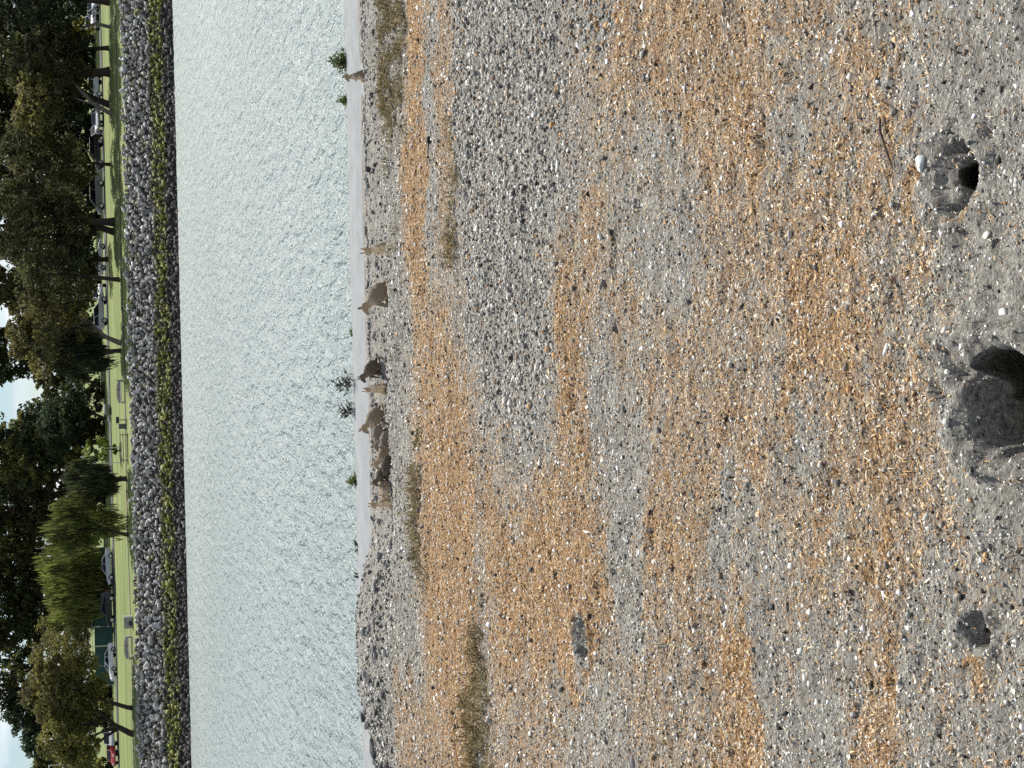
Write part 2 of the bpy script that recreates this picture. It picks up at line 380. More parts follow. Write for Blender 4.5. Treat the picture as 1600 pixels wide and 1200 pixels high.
RIDGE_Y = 11.75; PATH_Y0, PATH_Y1, PATH_Z = 14.1, 15.05, -0.295
WATER_Z = -7.7
def ridge_y(X): return RIDGE_Y + 0.10 * (fbm(X * 1.3, X * 0 + 4.2, 5) - 0.5) + 0.05 * (vnoise(X * 6, X * 0, 8) - 0.5)
def ground_z(X, Y, fine=True):
    z = 0.07 * (fbm(X * 0.5, Y * 0.5, 1) - 0.5) * sstep(14, 11, Y) 
    near = sstep(14.0, 13.5, Y)
    if fine:
        z = z + near * (0.050 * (fbm(X * 3, Y * 4.5, 2) - 0.5) + 0.034 * (fbm(X * 10, Y * 16, 3) - 0.5) + 0.016 * (fbm(X * 32, Y * 46, 4, 2) - 0.5))
    s = Y - ridge_y(X)
    left = sstep(-0.95, -2.0, X)                        # the ground humps up on the left and hides the step
    z = z - 0.095 * sstep(-0.02, 0.14, s) * sstep(1.5, 0.3, s) * (1 - left) - 0.155 * sstep(0.1, 1.3, s) * (1 - left * 0.6 * sstep(13.9, 13.0, Y)) + 0.025 * (1 - left) * np.exp(-((s + 0.12) / 0.12) ** 2)
    z = z + 0.175 * left * sstep(-3.3, -2.5, X) * np.exp(-((Y - 12.7) / 0.8) ** 2)
    z = z - 0.12 * sstep(13.2, 14.1, Y)
    z = np.where(Y > PATH_Y1 + 0.05, z - (Y - PATH_Y1 - 0.05) * 0.72, z)
    z = np.maximum(z, -9.6)
    for (hx, hy, rx, ry, d, ex) in HOLES:
        r = np.sqrt(((X - hx) / rx) ** 2 + ((Y - hy) / ry) ** 2 + 1e-9) * (1 + 0.55 * (fbm(X * 13, Y * 13, 12, 2) - 0.5) + 0.5 * (vnoise(X * 4.3, Y * 4.3, 14) - 0.5))
        w = np.clip((Y - hy) / ry, -1, 1); t = (1 - w) / 2                       # floor falls towards the viewer under a steep near lip
        z = z - d * (0.02 + 0.98 * t ** ex) * sstep(1.0, 0.72, r) + 0.07 * d * np.exp(-((r - 1.3) / 0.35) ** 2)
    for (bx, by, bh) in PERCHES: z = z + bh * np.exp(-(((X - bx) / 0.15) ** 2 + ((Y - by) / 0.13) ** 2))
    return z

PERCHES = []
# squirrels: (label, pose, tone, y, x_top, Yg, facing, extras, size)
SQ = [
 ('lone upright squirrel farthest right on the pale path', 'upright', 'brown', 120, 534, 14.05, 190, dict(pitch=.25), .78),
 ('tan squirrel sitting up with pale chest, right of the big dark one', 'upright', 'tan', 389, 562, 12.18, 232, dict(pitch=.35, yaw=.2), .88),
 ('big brown squirrel in profile with rounded back, apart from the cluster', 'sit', 'brown', 462, 558, 12.15, 186, dict(pitch=.35), 1.0),
 ('dark brown squirrel sitting in profile, rightmost of the cluster', 'sit', 'dark', 577, 556, 12.95, 208, dict(pitch=.3), .80),
 ('small tan squirrel sitting upright facing the camera', 'upright', 'tan', 607, 565, 12.9, 245, dict(pitch=.25), .70),
 ('brown squirrel hunched with head lowered, left of the small tan one', 'sit', 'brown', 653, 558, 12.75, 205, dict(pitch=.55), .88),
 ('small grey squirrel half hidden behind the broad-backed one', 'crouch', 'grey', 680, 578, 12.5, 200, dict(), .75),
 ('broad-backed brown squirrel crouched with its rump to the camera', 'crouch', 'grey', 686, 590, 12.0, 130, dict(), .80),
 ('light tan squirrel with raised head in the middle of the huddle', 'sit', 'tan', 712, 577, 12.12, 205, dict(), .78),
 ('dark squirrel crouched low in front of the light tan one', 'graze', 'dark', 726, 595, 11.9, 140, dict(), .72),
 ('blackish squirrel sitting hunched left in the huddle', 'sit', 'dark', 742, 579, 12.05, 210, dict(pitch=.5), .74),
 ('small buff squirrel crouched left of the blackish one', 'crouch', 'tan', 764, 588, 12.0, 235, dict(), .72),
 ('leftmost squirrel, tan and sitting up on the grey mound', 'upright', 'tan', 786, 574, 12.3, 228, dict(pitch=.3), .72),
]
POSE_H = {'upright': .305, 'sit': .257, 'crouch': .158, 'graze': .152}
for q in SQ:
    g_ = ony(600, q[3], q[5]); want = ony(q[4], q[3], q[5])[2] - POSE_H[q[1]] * q[8]; have = ground_z(np.array([g_[0]]), np.array([g_[1]]))[0]
    PERCHES.append((g_[0], g_[1], float(np.clip(want - have, -.08, .09))))
# near ground: one sheet, finest where it is nearest
nv = np.concatenate([np.linspace(-8, 2.6, 14)[:-1], 2.6 * (13.9 / 2.6) ** np.linspace(0, 1, 560), np.linspace(14.0, 15.6, 16), np.linspace(16.0, 30, 40), np.linspace(32, 60, 8)])
tt = np.concatenate([-(np.geomspace(0.5, 14, 16)[::-1]), np.linspace(-0.40, 0.40, 400), np.geomspace(0.5, 14, 16)])
YY, TT = np.meshgrid(nv, tt, indexing='ij')
XX = TT * np.maximum(np.abs(YY), 3.2)
ZZ = ground_z(XX, YY)
th, gr, mo = zones(XX, YY)
nr, nc = XX.shape
idx = np.arange(nr * nc).reshape(nr, nc)
quads = np.stack([idx[:-1, :-1], idx[:-1, 1:], idx[1:, 1:], idx[1:, :-1]], -1).reshape(-1, 4)
# burrow mouths: the sheet is open there; a finely modelled pit with a tunnel running down and away takes its place
MOUTHS = []                                              # x, y, mouth radii, tunnel length, patch radius
for i_, (mr, my_, ln) in zip((0, 1, 2, 3), ((.42, .30, .5), (.72, .50, 1.0), (.45, .34, .4), (.38, .30, .4))):
    hx, hy, rx, ry, d, ex = HOLES[i_]; MOUTHS.append((hx + .06 * rx, hy + .18 * ry, mr * rx, my_ * ry, ln, 2.0 * max(rx, ry)))
cut = np.zeros(XX.shape, bool)
for (mx, my, rx, ry, ln, pr) in MOUTHS: cut |= (XX - mx) ** 2 + (YY - my) ** 2 < (pr - .035) ** 2
quads = quads[~cut.reshape(-1)[quads].all(1)]
me = np_mesh('ground', np.stack([XX, YY, ZZ], -1).reshape(-1, 3), quads, [MAT_GROUND], True, {'zone': np.stack([th * (1 - gr * 0.9), gr, mo], -1).reshape(-1, 3)})
ground = kind(link('ground', me), 'structure', 'dry gravelly ground with rusty thatch and burrow holes')

for (mx, my, rx, ry, ln, pr) in MOUTHS:
    na = 96; a = np.linspace(0, 2 * np.pi, na, endpoint=False); wob_ = 1 + .5 * (fbm(np.cos(a) * 1.6 + mx * 9, np.sin(a) * 1.6 + my * 9, 23, 3) - .5)
    ix, iy = rx * np.cos(a) * wob_, ry * np.sin(a) * wob_; R_ = []
    for t in np.linspace(1, 0, 46) ** 1.2:
        ex_ = mx + ix * (1 - t) + pr * np.cos(a) * t; ey_ = my + iy * (1 - t) + pr * np.sin(a) * t
        R_.append(np.stack([ex_, ey_, ground_z(ex_, ey_) + .0015 * (1 if t < .97 else -3)], -1))
    npatch = len(R_); e0 = R_[-1]
    for t in np.linspace(.06, 1, 9):
        c = np.array([mx + .1 * ln * t, my + .80 * ln * t, e0[:, 2].mean() - .66 * ln * t]); g_ = 1 + .25 * min(t * 4, 1) - .4 * t; m_ = max(rx, ry)
        tg = np.stack([c[0] + m_ * g_ * np.cos(a), c[1] + m_ * g_ * .62 * np.sin(a), c[2] + m_ * g_ * .78 * np.sin(a)], -1); w_ = min(1, t * 2.2); base_ = e0 + np.array([.1 * ln * t, .80 * ln * t, -.66 * ln * t])
        R_.append(base_ * (1 - w_) + tg * w_)
    V_ = np.concatenate(R_ + [R_[-1].mean(0)[None]]); k_, i_ = np.meshgrid(np.arange(len(R_) - 1), np.arange(na), indexing='ij'); j_ = (i_ + 1) % na
    F_ = np.stack([k_ * na + i_, k_ * na + j_, (k_ + 1) * na + j_, (k_ + 1) * na + i_], -1).reshape(-1, 4)
    tz, gz_, mz = zones(V_[:, 0], V_[:, 1]); tz[npatch * na:] = 0
    mt = np_mesh('burrow', V_, F_, [MAT_GROUND], True, {'zone': np.stack([tz * (1 - gz_ * .9), gz_, mz], -1)}); link('burrow', mt, ground)

# path: thin paved strip along the shore
pm = MB()
n = 120; xs = np.linspace(-40, 40, n)
va = [pm.bm.verts.new((x, PATH_Y0 + 0.05 * math.sin(x * 1.7) + 0.03 * math.sin(x * 5.1), PATH_Z + 0.01)) for x in xs]
vm = [pm.bm.verts.new((x, 14.6, PATH_Z + 0.035)) for x in xs]
vb = [pm.bm.verts.new((x, PATH_Y1, PATH_Z + 0.02)) for x in xs]
vc = [pm.bm.verts.new((x, PATH_Y1 + 0.01, PATH_Z - 0.2)) for x in xs]; vd = [pm.bm.verts.new((x, PATH_Y0 - 0.05, PATH_Z - 0.15)) for x in xs]
for r0, r1 in ((vd, va), (va, vm), (vm, vb), (vb, vc)):
    for i in range(n - 1): pm.bm.faces.new((r0[i], r0[i + 1], r1[i + 1], r1[i]))
kind(pm.build('path', MAT_PATH), 'structure', 'pale paved path running along the water')

# water
V = [(-600, 18, WATER_Z), (600, 18, WATER_Z), (600, 168, WATER_Z), (-600, 168, WATER_Z)]
kind(link('water', np_mesh('water', V, [(0, 1, 2, 3)], [MAT_WATER])), 'structure', 'bright rippled water of the lagoon')

# far bank and park land
BANK_Y0, BANK_Y1, BANK_TOP = 164.3, 173.0, -2.95
def park_z(X, Y):
    z = np.interp(Y, [BANK_Y0 - 3, BANK_Y0, BANK_Y1, BANK_Y1 + 1.5, 200, 212, 255, 400, 1500, 6000], [-10.2, -8.6, BANK_TOP - 0.3, BANK_TOP, -1.12, -0.98, 0.15, 0.8, 2.0, 2.0])
    return z + np.where(Y > 176, 0.15 * (vnoise(X * 0.12, Y * 0.12, 5) - 0.5), 0)
py = np.concatenate([[161, 164.3, 166, 168, 170, 172, 173, 174.5], np.linspace(176, 260, 60), np.geomspace(270, 6000, 14)])
px = np.concatenate([-np.geomspace(90, 4000, 12)[::-1], np.linspace(-85, 85, 80), np.geomspace(90, 4000, 12)])
YY, XX = np.meshgrid(py, px, indexing='ij'); ZZ = park_z(XX, YY)
nr, nc = XX.shape; idx = np.arange(nr * nc).reshape(nr, nc)
quads = np.stack([idx[:-1, :-1], idx[:-1, 1:], idx[1:, 1:], idx[1:, :-1]], -1).reshape(-1, 4)
lawn = kind(link('lawn', np_mesh('lawn', np.stack([XX, YY, ZZ], -1).reshape(-1, 3), quads, [MAT_LAWN], True)), 'structure', 'mown park lawn rising gently behind the rocky bank')
# parking lane and far road (sheets over the lawn)
def strip(name, y0, y1, mat, label, dz=0.03):
    xs = np.linspace(-110, 110, 90); ys = np.linspace(y0, y1, 5)
    YY, XX = np.meshgrid(ys, xs, indexing='ij'); ZZ = park_z(XX, YY) + dz + 0.06
    nr, nc = XX.shape; idx = np.arange(nr * nc).reshape(nr, nc)
    q = np.stack([idx[:-1, :-1], idx[:-1, 1:], idx[1:, 1:], idx[1:, :-1]], -1).reshape(-1, 4)
    return kind(link(name, np_mesh(name, np.stack([XX, YY, ZZ], -1).reshape(-1, 3), q, [mat], True)), 'structure', label)
strip('road', 203.5, 211.5, MAT_ASPHALT, 'parking road behind the lawn')
strip('footpath', 183.0, 184.0, plain('dirt_track', (0.17, 0.16, 0.10), 0.95, 0.2, 2.0), 'worn footpath across the lawn', 0.0)

# riprap: boulders over the far bank
bank = MB()
xs = np.linspace(-75, 75, 60)
r0 = [bank.bm.verts.new((x, BANK_Y0 - 1.0, -8.7)) for x in xs]; r1 = [bank.bm.verts.new((x, BANK_Y1 + 0.3, BANK_TOP + 0.05)) for x in xs]
for i in range(len(xs) - 1): bank.bm.faces.new((r0[i], r0[i + 1], r1[i + 1], r1[i]))
riprap = kind(bank.build('riprap_bank', MAT_BANKEARTH), 'structure', 'steep bank armoured with grey rock, green with algae at the tide line')
def rock_arrays(seed, sub=2):
    """angular quarried block: hull of scattered points, its faces dented a little when near enough to tell"""
    r = np.random.default_rng(seed); bm = bmesh.new()
    P = r.normal(size=(11 if sub == 1 else 15, 3)); P /= np.linalg.norm(P, axis=1)[:, None]; P *= r.uniform(.78, 1.05, (len(P), 1)) * np.array([1.12, r.uniform(.7, .95), r.uniform(.55, .85)])
    vs = [bm.verts.new(p) for p in P]; res = bmesh.ops.convex_hull(bm, input=vs)
    bmesh.ops.delete(bm, geom=[v for v in bm.verts if not v.link_faces], context='VERTS')
    if sub > 1:
        bmesh.ops.bevel(bm, geom=list(bm.edges), offset=0.05, segments=1, affect='EDGES'); bmesh.ops.triangulate(bm, faces=bm.faces)
        for v in bm.verts: v.co *= 1 + r.normal() * 0.012
    bm.verts.index_update()
    V = np.array([v.co[:] for v in bm.verts]); Fc = np.array([[v.index for v in f.verts] for f in bm.faces]); bm.free()
    return V, Fc
ROCKS = [rock_arrays(100 + k) for k in range(9)]
ROCK_ME = [np_mesh('rock', v, f, [MAT_RIPRAP], False) for v, f in ROCKS]
LOWROCKS = [rock_arrays(140 + k, 1) for k in range(16)]
placed = []
xx = -62.0
for row in range(24):
    t = row / 23.0
    x = -62 + random.random()
    while x < 62:
        big = random.random(); s = 0.20 + 0.34 * big ** 2.0
        placed.append((x, BANK_Y0 - 0.6 + t * (BANK_Y1 - BANK_Y0 + 1.2) + random.uniform(-.3, .3), s, random.uniform(0.0, 0.28)))
        x += s * random.uniform(1.15, 1.9)
def bank_surf(y): return np.interp(y, [BANK_Y0 - 1, BANK_Y1 + 0.3, BANK_Y1 + 2], [-8.7, BANK_TOP + 0.05, BANK_TOP + 0.05])
vis = [p for p in placed if abs(p[0]) < 41 and p[1] > BANK_Y0 + 0.9]
vis.sort(key=lambda p: -p[2]); chosen = set(id(p) for p in vis[:300])
VV = []; FF = []; off = 0
for p in placed:
    x, y, s, up = p; z = bank_surf(y) + s * 0.25 + up * 0.6
    rot = Quaternion((random.gauss(0, 1), random.gauss(0, 1), random.gauss(0, 1), random.gauss(0, 1))).normalized()
    if id(p) in chosen:
        o = link('rock', random.choice(ROCK_ME), riprap, (x, y, z + 0.05)); o.rotation_mode = 'QUATERNION'; o.rotation_quaternion = rot; o.scale = (s * 1.05,) * 3
    else:
        v, f = random.choice(LOWROCKS)
        VV.append((v * s) @ np.array(rot.to_matrix()).T + np.array([x, y, z])); FF.append(f + off); off += len(v)
kind(link('rock_fill', np_mesh('rock_fill', np.concatenate(VV), np.concatenate(FF), [MAT_RIPRAP]), riprap), 'stuff')

# distant hills
hx = np.linspace(-2600, 2600, 140); hv = []; 
for x in hx:
    h = 34 + 40 * float(fbm(np.array([x * 0.0016]), np.array([2.0]), 6)[0]) + 14 * float(fbm(np.array([x * 0.012]), np.array([5.0]), 7)[0])
    hv += [(x, 3900 - 200, -5), (x, 3900, h), (x, 4300, -5)]
hv = np.array(hv); hf = []
for i in range(len(hx) - 1):
    for k in (0, 1): hf.append((i * 3 + k, (i + 1) * 3 + k, (i + 1) * 3 + k + 1, i * 3 + k + 1))
kind(link('hills', np_mesh('hills', hv, hf, [plain('hill_scrub', (0.10, 0.13, 0.12), 1.0, 0.2, 0.01)], True)), 'structure', 'low distant hills')
# ------------------------------------------------------------------ park trees
def on_park(x, y, ymax=330):
    Ys = np.arange(174.5, ymax, 0.25)
    for Yv in Ys:
        p = ony(x, y, Yv)
        if p[2] <= park_z(np.array([p[0]]), np.array([Yv]))[0]: return np.array([p[0], Yv, park_z(np.array([p[0]]), np.array([Yv]))[0]])
    p = ony(x, y, ymax); p[2] = park_z(np.array([p[0]]), np.array([ymax]))[0]; return p
def mpp(Y): return (Y * math.cos(PITCH) + 3 * math.sin(PITCH)) / F_PX     # metres per photo pixel at that distance

TONES = {'dark': (0.060, 0.070, 0.026), 'black': (0.032, 0.040, 0.022), 'olive': (0.185, 0.175, 0.050), 'brown': (0.115, 0.105, 0.056),
         'willow': (0.18, 0.205, 0.05), 'pine': (0.034, 0.056, 0.032), 'fresh': (0.10, 0.15, 0.02), 'yellow': (0.20, 0.19, 0.03)}
def crown_arrays(blobs, tone, leaf=0.32, dens=1.0, droop=0.0, seed=0, tone2=None):
    r = np.random.default_rng(seed); C = []; S = []; T = []
    base = np.array(TONES[tone]); alt = np.array(TONES[tone2 or tone])
    for (c, rad) in blobs:
        c = np.array(c); rad = np.array(rad)
        area = 4 * math.pi * (((rad[0] * rad[1]) ** 1.6 + (rad[0] * rad[2]) ** 1.6 + (rad[1] * rad[2]) ** 1.6) / 3) ** (1 / 1.6)
        ns = max(5, int(area * 0.60 * dens))
        d = r.normal(size=(ns, 3)); d /= np.linalg.norm(d, axis=1)[:, None]
        rr = np.clip(r.uniform(0.35, 1.0, ns) ** 0.45, 0, 1) * r.uniform(0.86, 1.10, ns)
        sc = c + d * rad * rr[:, None]
        srad = r.uniform(0.45, 1.05, ns) * min(1.0, rad.min() / 2.2)
        tint = r.uniform(0.7, 1.35, ns); mixw = r.uniform(0, 1, ns) ** 1.5
        nl = int(36 * (0.32 / leaf) ** 1.3)
        ld = r.normal(size=(ns, nl, 3)); ld /= np.linalg.norm(ld, axis=2)[..., None]
        lr = r.uniform(0.3, 1.0, (ns, nl, 1)) ** 0.5
        pos = sc[:, None, :] + ld * lr * srad[:, None, None] * np.array([1.15, 1.15, 0.75])
        if droop: pos[..., 2] -= droop * r.uniform(0, 1, (ns, nl)) * srad[:, None]
        C.append(pos.reshape(-1, 3))
        col = (base * (1 - mixw[:, None]) + alt * mixw[:, None]) * tint[:, None]
        col = col[:, None, :] * r.uniform(0.8, 1.22, (ns, nl, 1)); T.append(col.reshape(-1, 3))
        S.append(np.repeat(r.uniform(0.7, 1.3, ns), nl))
    C = np.concatenate(C); T = np.concatenate(T); S = np.concatenate(S); n = len(C)
    a = r.normal(size=(n, 3)); a /= np.linalg.norm(a, axis=1)[:, None]
    b = r.normal(size=(n, 3)); b -= a * (a * b).sum(1)[:, None]; b /= np.linalg.norm(b, axis=1)[:, None]
    la = leaf * 0.70 * S[:, None] * r.uniform(0.7, 1.3, (n, 1)); lb = la * 0.55
    if droop:
        a = a * 0.25 + np.array([0, 0, -1.0]); a /= np.linalg.norm(a, axis=1)[:, None]
        b -= a * (a * b).sum(1)[:, None]; b /= np.linalg.norm(b, axis=1)[:, None]; la = la * 2.4; lb = lb * 0.55
    V = np.stack([C - a * la, C - b * lb, C + a * la, C + b * lb], 1).reshape(-1, 3)
    return V, np.arange(4 * n).reshape(n, 4), np.repeat(T, 4, axis=0)

def tree(label, y, vb, crowns, tone, D=None, trunk=0.30, lean=None, bark=None, leaf=0.32, dens=1.0, droop=0.0, seed=1, name='park_tree', group='trees in the park', tone2=None, forks=(), limbs=True):
    """crowns: photo boxes (y0, y1, x_top, x_bottom) at the tree's distance"""
    if D is None: base = on_park(vb, y)
    else:
        base = ony(vb, y, D); base[2] = park_z(np.array([base[0]]), np.array([D]))[0]
    Y = base[1]; k = mpp(Y); r = random.Random(seed)
    o = empty(name, base, 0, label, 'tree', group)
    blobs = []
    for i, (y0, y1, v0, v1) in enumerate(crowns):
        c = ony((v0 + v1) / 2, (y0 + y1) / 2, Y + r.uniform(-0.8, 1.5)); rx = (y1 - y0) / 2 * k; rz = (v1 - v0) / 2 * k
        blobs.append((c - base, (rx, max(1.0, min(rx, 5.5) * 0.85), rz)))
    V, Fc, T = crown_arrays(blobs, tone, leaf, dens, droop, seed, tone2)
    # trunk and limbs
    tb = MB(); top = Vector(blobs[0][0]) if lean is None else Vector(ony(lean[0], lean[1], Y) - base)
    mid = Vector((top.x * 0.35 + r.uniform(-.25, .25), r.uniform(-.2, .2), top.z * 0.5))
    tb.tube([(0, 0, -0.3), (mid.x * 0.12, 0, top.z * 0.08), mid, top], [trunk * 1.5, trunk * 1.05, trunk * 0.85, trunk * 0.45], 9)
    for (fx, fy) in forks:
        e = Vector(ony(fx, fy, Y) - base); tb.tube([mid * 0.75, (mid * 0.75 + e) / 2 + Vector((0, 0, 0.2)), e], [trunk * 0.6, trunk * 0.4, trunk * 0.15], 7)
    if limbs:
        for (c, rad) in blobs:
            for q in range(4):
                e = Vector(c) + Vector((rad[0] * r.uniform(-.7, .7), rad[1] * r.uniform(-.7, .7), rad[2] * r.uniform(-.2, .8)))
                st = mid.lerp(top, r.uniform(0.0, 0.95)); tb.tube([st, st.lerp(e, .5) + Vector((0, 0, r.uniform(0, .5))), e], [trunk * .38, trunk * .22, trunk * .06], 6)
    tb.build('trunk', bark or MAT_BARK, o, smooth=True)
    link('crown', np_mesh('crown', V, Fc, [MAT_LEAF], False, {'tint': T}), o)
    return o

# back row first (far), right of the place to left
BACK = [
 (-30, 232, [(-140, 60, -120, 120)], 'black', 'broad dark tree at the far right edge of the back row'),
 (60, 236, [(-10, 150, -120, 60), (0, 150, 10, 135)], 'dark', 'dark back tree behind the small yellow-leaved tree'),
 (165, 240, [(80, 250, -100, 50), (100, 260, 0, 138)], 'black', 'dark back tree above the leaning grey trunk'),
 (262, 236, [(190, 340, -110, 60), (190, 340, 20, 142)], 'dark', 'brown-green back tree above the parked dark van'),
 (362, 242, [(300, 402, -100, 50), (300, 440, 10, 142)], 'dark', 'back tree just right of the first gap of sky'),
 (462, 240, [(404, 500, 4, 80), (400, 530, 40, 142), (420, 480, -50, 40)], 'brown', 'brownish back tree behind the white lamp pole'),
 (545, 238, [(505, 600, -90, 60), (510, 610, 30, 152)], 'dark', 'back tree with black crown between two gaps of sky'),
 (690, 230, [(640, 760, 0, 90), (605, 730, 40, 145), (660, 780, -60, 40)], 'pine', 'dark conifer left of the wedge of sky'),
 (770, 240, [(715, 830, -90, 60), (720, 840, 20, 150)], 'brown', 'tall back tree right of the bright weeping tree'),
 (860, 242, [(790, 920, -100, 60), (780, 910, 20, 150)], 'dark', 'tall back tree behind the weeping tree'),
 (945, 240, [(885, 1015, -90, 60), (880, 1015, 10, 150)], 'dark', 'tall back tree with olive top left of the weeping tree'),
 (1040, 244, [(990, 1095, -60, 44), (1000, 1130, 10, 120)], 'pine', 'thin-topped back tree with sky showing through its crown'),
 (1115, 240, [(1060, 1150, 2, 120), (1100, 1190, 34, 140)], 'pine', 'back tree whose top steps down to the open sky'),
 (1200, 240, [(1155, 1290, 48, 150)], 'dark', 'low back tree at the left edge under open sky'),
]
for i, (y, D, cr, tone, lab) in enumerate(BACK):
    tree(lab, y, 165, cr, tone, D=D, trunk=0.38, leaf=0.52, dens=1.5 if 'sky showing' not in lab else 0.75, seed=40 + i, group='tall trees of the back row', tone2='olive' if i % 2 else 'dark')

G = 'trees on the lawn'
tree('dark tree cut by the right edge of the frame', 4, 171, [(-70, 50, -40, 140)], 'black', seed=1, group=G, trunk=0.32)
tree('small yellow-leaved tree with a pale straight trunk', 42, 172, [(24, 60, 112, 148)], 'yellow', seed=2, group=G, trunk=0.22, bark=MAT_BARK_GREY, tone2='olive', leaf=0.28)
tree('dark leafy tree with a low crown left of the yellow-leaved tree', 75, 169, [(50, 100, 100, 152), (40, 110, 40, 120)], 'black', seed=3, group=G, trunk=0.28)
tree('big tree with the thickest black trunk at the right', 112, 171, [(40, 200, 14, 120), (85, 150, 90, 146), (50, 120, -30, 60)], 'dark', seed=4, group=G, trunk=0.5, tone2='brown')
tree('black-trunked tree bending to the right beside the grey leaning trunk', 163, 170, [(110, 190, 60, 142)], 'black', seed=5, group=G, trunk=0.42, lean=(120, 138))
tree('pale grey tree leaning far to the right with bare forked limbs', 178, 175, [(95, 215, 30, 85), (150, 205, 20, 60)], 'olive', seed=6, group=G, trunk=0.26, lean=(112, 128), bark=MAT_BARK_GREY, forks=((88, 96), (105, 118), (110, 150)), tone2='brown', limbs=False)
tree('slim dark tree with a single thin trunk near the dark parked cars', 257, 172, [(205, 300, 60, 146), (190, 280, 0, 80)], 'dark', seed=7, group=G, trunk=0.2, tone2='brown')
tree('broad tree with two thick trunks close together', 347, 179, [(270, 420, -30, 80), (300, 410, 60, 146), (250, 330, 30, 120)], 'dark', seed=8, group=G, trunk=0.42, forks=((110, 300), (80, 330)), tone2='brown')
tree('leaning twin of the two-trunked tree, its trunk swept left', 362, 178, [(330, 410, 90, 150)], 'black', seed=9, group=G, trunk=0.4, lean=(130, 340))
tree('short dark tree in front of the white sedan', 405, 169, [(370, 450, 60, 150)], 'black', seed=10, group=G, trunk=0.3)
tree('slim tree with brown trunk left of the white sedan', 437, 187, [(385, 470, 20, 120), (410, 480, 90, 152)], 'dark', seed=11, group=G, trunk=0.24, tone2='brown')
tree('dull brown tree whose grey trunk leans to the right', 536, 189, [(450, 590, 26, 110), (470, 560, 90, 140), (480, 570, 10, 50)], 'brown', seed=12, group=G, trunk=0.3, lean=(138, 500), bark=MAT_BARK_GREY, forks=((90, 470), (110, 520)), tone2='olive')
tree('dark tree with trailing foliage and a straight black trunk', 548, 189, [(520, 590, 80, 140), (530, 585, 120, 164)], 'black', seed=13, group=G, trunk=0.24, droop=1.6)
tree('blue-green conifer with a curved dark branch set back on the lawn', 655, 159, [(595, 680, 90, 140), (620, 710, 60, 120)], 'pine', D=222, seed=14, group=G, trunk=0.2, lean=(125, 630), tone2='dark')
tree('drooping dark tree with straight trunk left of the staked sapling', 748, 198, [(715, 790, 96, 150), (725, 785, 130, 174)], 'black', seed=16, group=G, trunk=0.26, droop=1.2, tone2='dark')
tree('green drooping tree with thin trunk at the middle of the lit lawn', 836, 201, [(770, 830, 80, 150), (800, 868, 66, 140), (790, 850, 120, 176)], 'dark', seed=17, group=G, trunk=0.22, droop=1.6, tone2='willow')
tree('bright weeping tree with hanging yellow-green strands', 910, 176, [(845, 950, 55, 120), (850, 965, 80, 150), (880, 980, 70, 148)], 'willow', seed=18, group=G, trunk=0.5, droop=2.2, tone2='dark')
tree('dark slanting trunk with olive crown beside the dark pickup', 985, 177, [(940, 1010, 60, 150)], 'olive', seed=19, group=G, trunk=0.35, lean=(140, 965), tone2='dark')
tree('large rounded olive tree left of the parked cars', 1107, 208, [(985, 1110, 48, 130), (1040, 1130, 40, 110), (1010, 1120, 90, 160), (1060, 1130, 120, 176)], 'olive', seed=20, group=G, trunk=0.24, tone2='brown', dens=1.15)
tree('forked tree with flared base at the left end of the lawn', 1147, 208, [(1105, 1190, 60, 130), (1100, 1215, 96, 152)], 'olive', seed=21, group=G, trunk=0.34, lean=(150, 1108), forks=((140, 1150), (130, 1180)), tone2='dark')
tree('low green tree at the left edge behind the red car', 1215, 185, [(1180, 1270, 96, 168)], 'dark', seed=22, group=G, trunk=0.25, tone2='olive')
sap = tree('staked young tree with bright green crown', 704, 188, [(684, 722, 130, 176), (690, 716, 155, 184)], 'fresh', seed=23, group=G, trunk=0.07, leaf=0.24, tone2='willow', limbs=False)
MAT_WHITE = plain('white_paint', (0.75, 0.75, 0.73), 0.6, 0.06)
for dx, h in ((-1.45, 3.3), (0.35, 1.5)):
    MB().tube([(dx, 0.1, -0.1), (dx, 0.1, h)], 0.05, 6).build('stake', MAT_WHITE, sap)
# shrubs under the back row
def shrub(label, y, v, w, h, D, tone, seed, group='shrubs under the back trees'):
    b = ony(v, y, D); b[2] = park_z(np.array([b[0]]), np.array([D]))[0]; k = mpp(D)
    o = empty('shrub', b, 0, label, 'shrub', group)
    rx = w / 2 * k; rz = h / 2 * k
    V, Fc, T = crown_arrays([((0, 0, rz * 0.9), (rx, 1.6, rz)), ((rx * 0.4, 0.3, rz * 0.7), (rx * 0.7, 1.4, rz * 0.9))], tone, 0.3, 1.1, 0, seed)
    link('foliage', np_mesh('foliage', V, Fc, [MAT_LEAF], False, {'tint': T}), o)
    t = MB()
    for q in range(5): t.tube([(0, 0, -0.1), (random.uniform(-.5, .5) * rx, random.uniform(-.4, .4), rz * 1.2)], [0.07, 0.02], 5)
    t.build('stem', MAT_BARK, o)
for i, (y, w, h, tone, lab) in enumerate([(-10, 90, 34, 'black', 'black shrub at the right edge under the trees'), (90, 70, 30, 'black', 'dark shrub behind the thick black trunk'), (215, 80, 34, 'black', 'dark shrub behind the small white car'),
        (320, 90, 36, 'black', 'wide dark shrub behind the grey-sided van'), (430, 60, 30, 'dark', 'dark shrub behind the white sedan'), (530, 70, 34, 'black', 'dark shrub left of the white hatchback'),
        (620, 60, 30, 'brown', 'grey-brown shrub behind the boulders on the lawn'), (680, 60, 34, 'brown', 'grey-brown shrub under the conifer'), (770, 110, 36, 'black', 'long black shrub between the two thin trunks'), (1090, 110, 36, 'black', 'black shrub under the rounded olive tree'), (1215, 70, 30, 'dark', 'dark shrub at the left edge by the red car')]):
    shrub(lab, y, 160, w, h, 226 + (i % 3) * 3, tone, 300 + i)

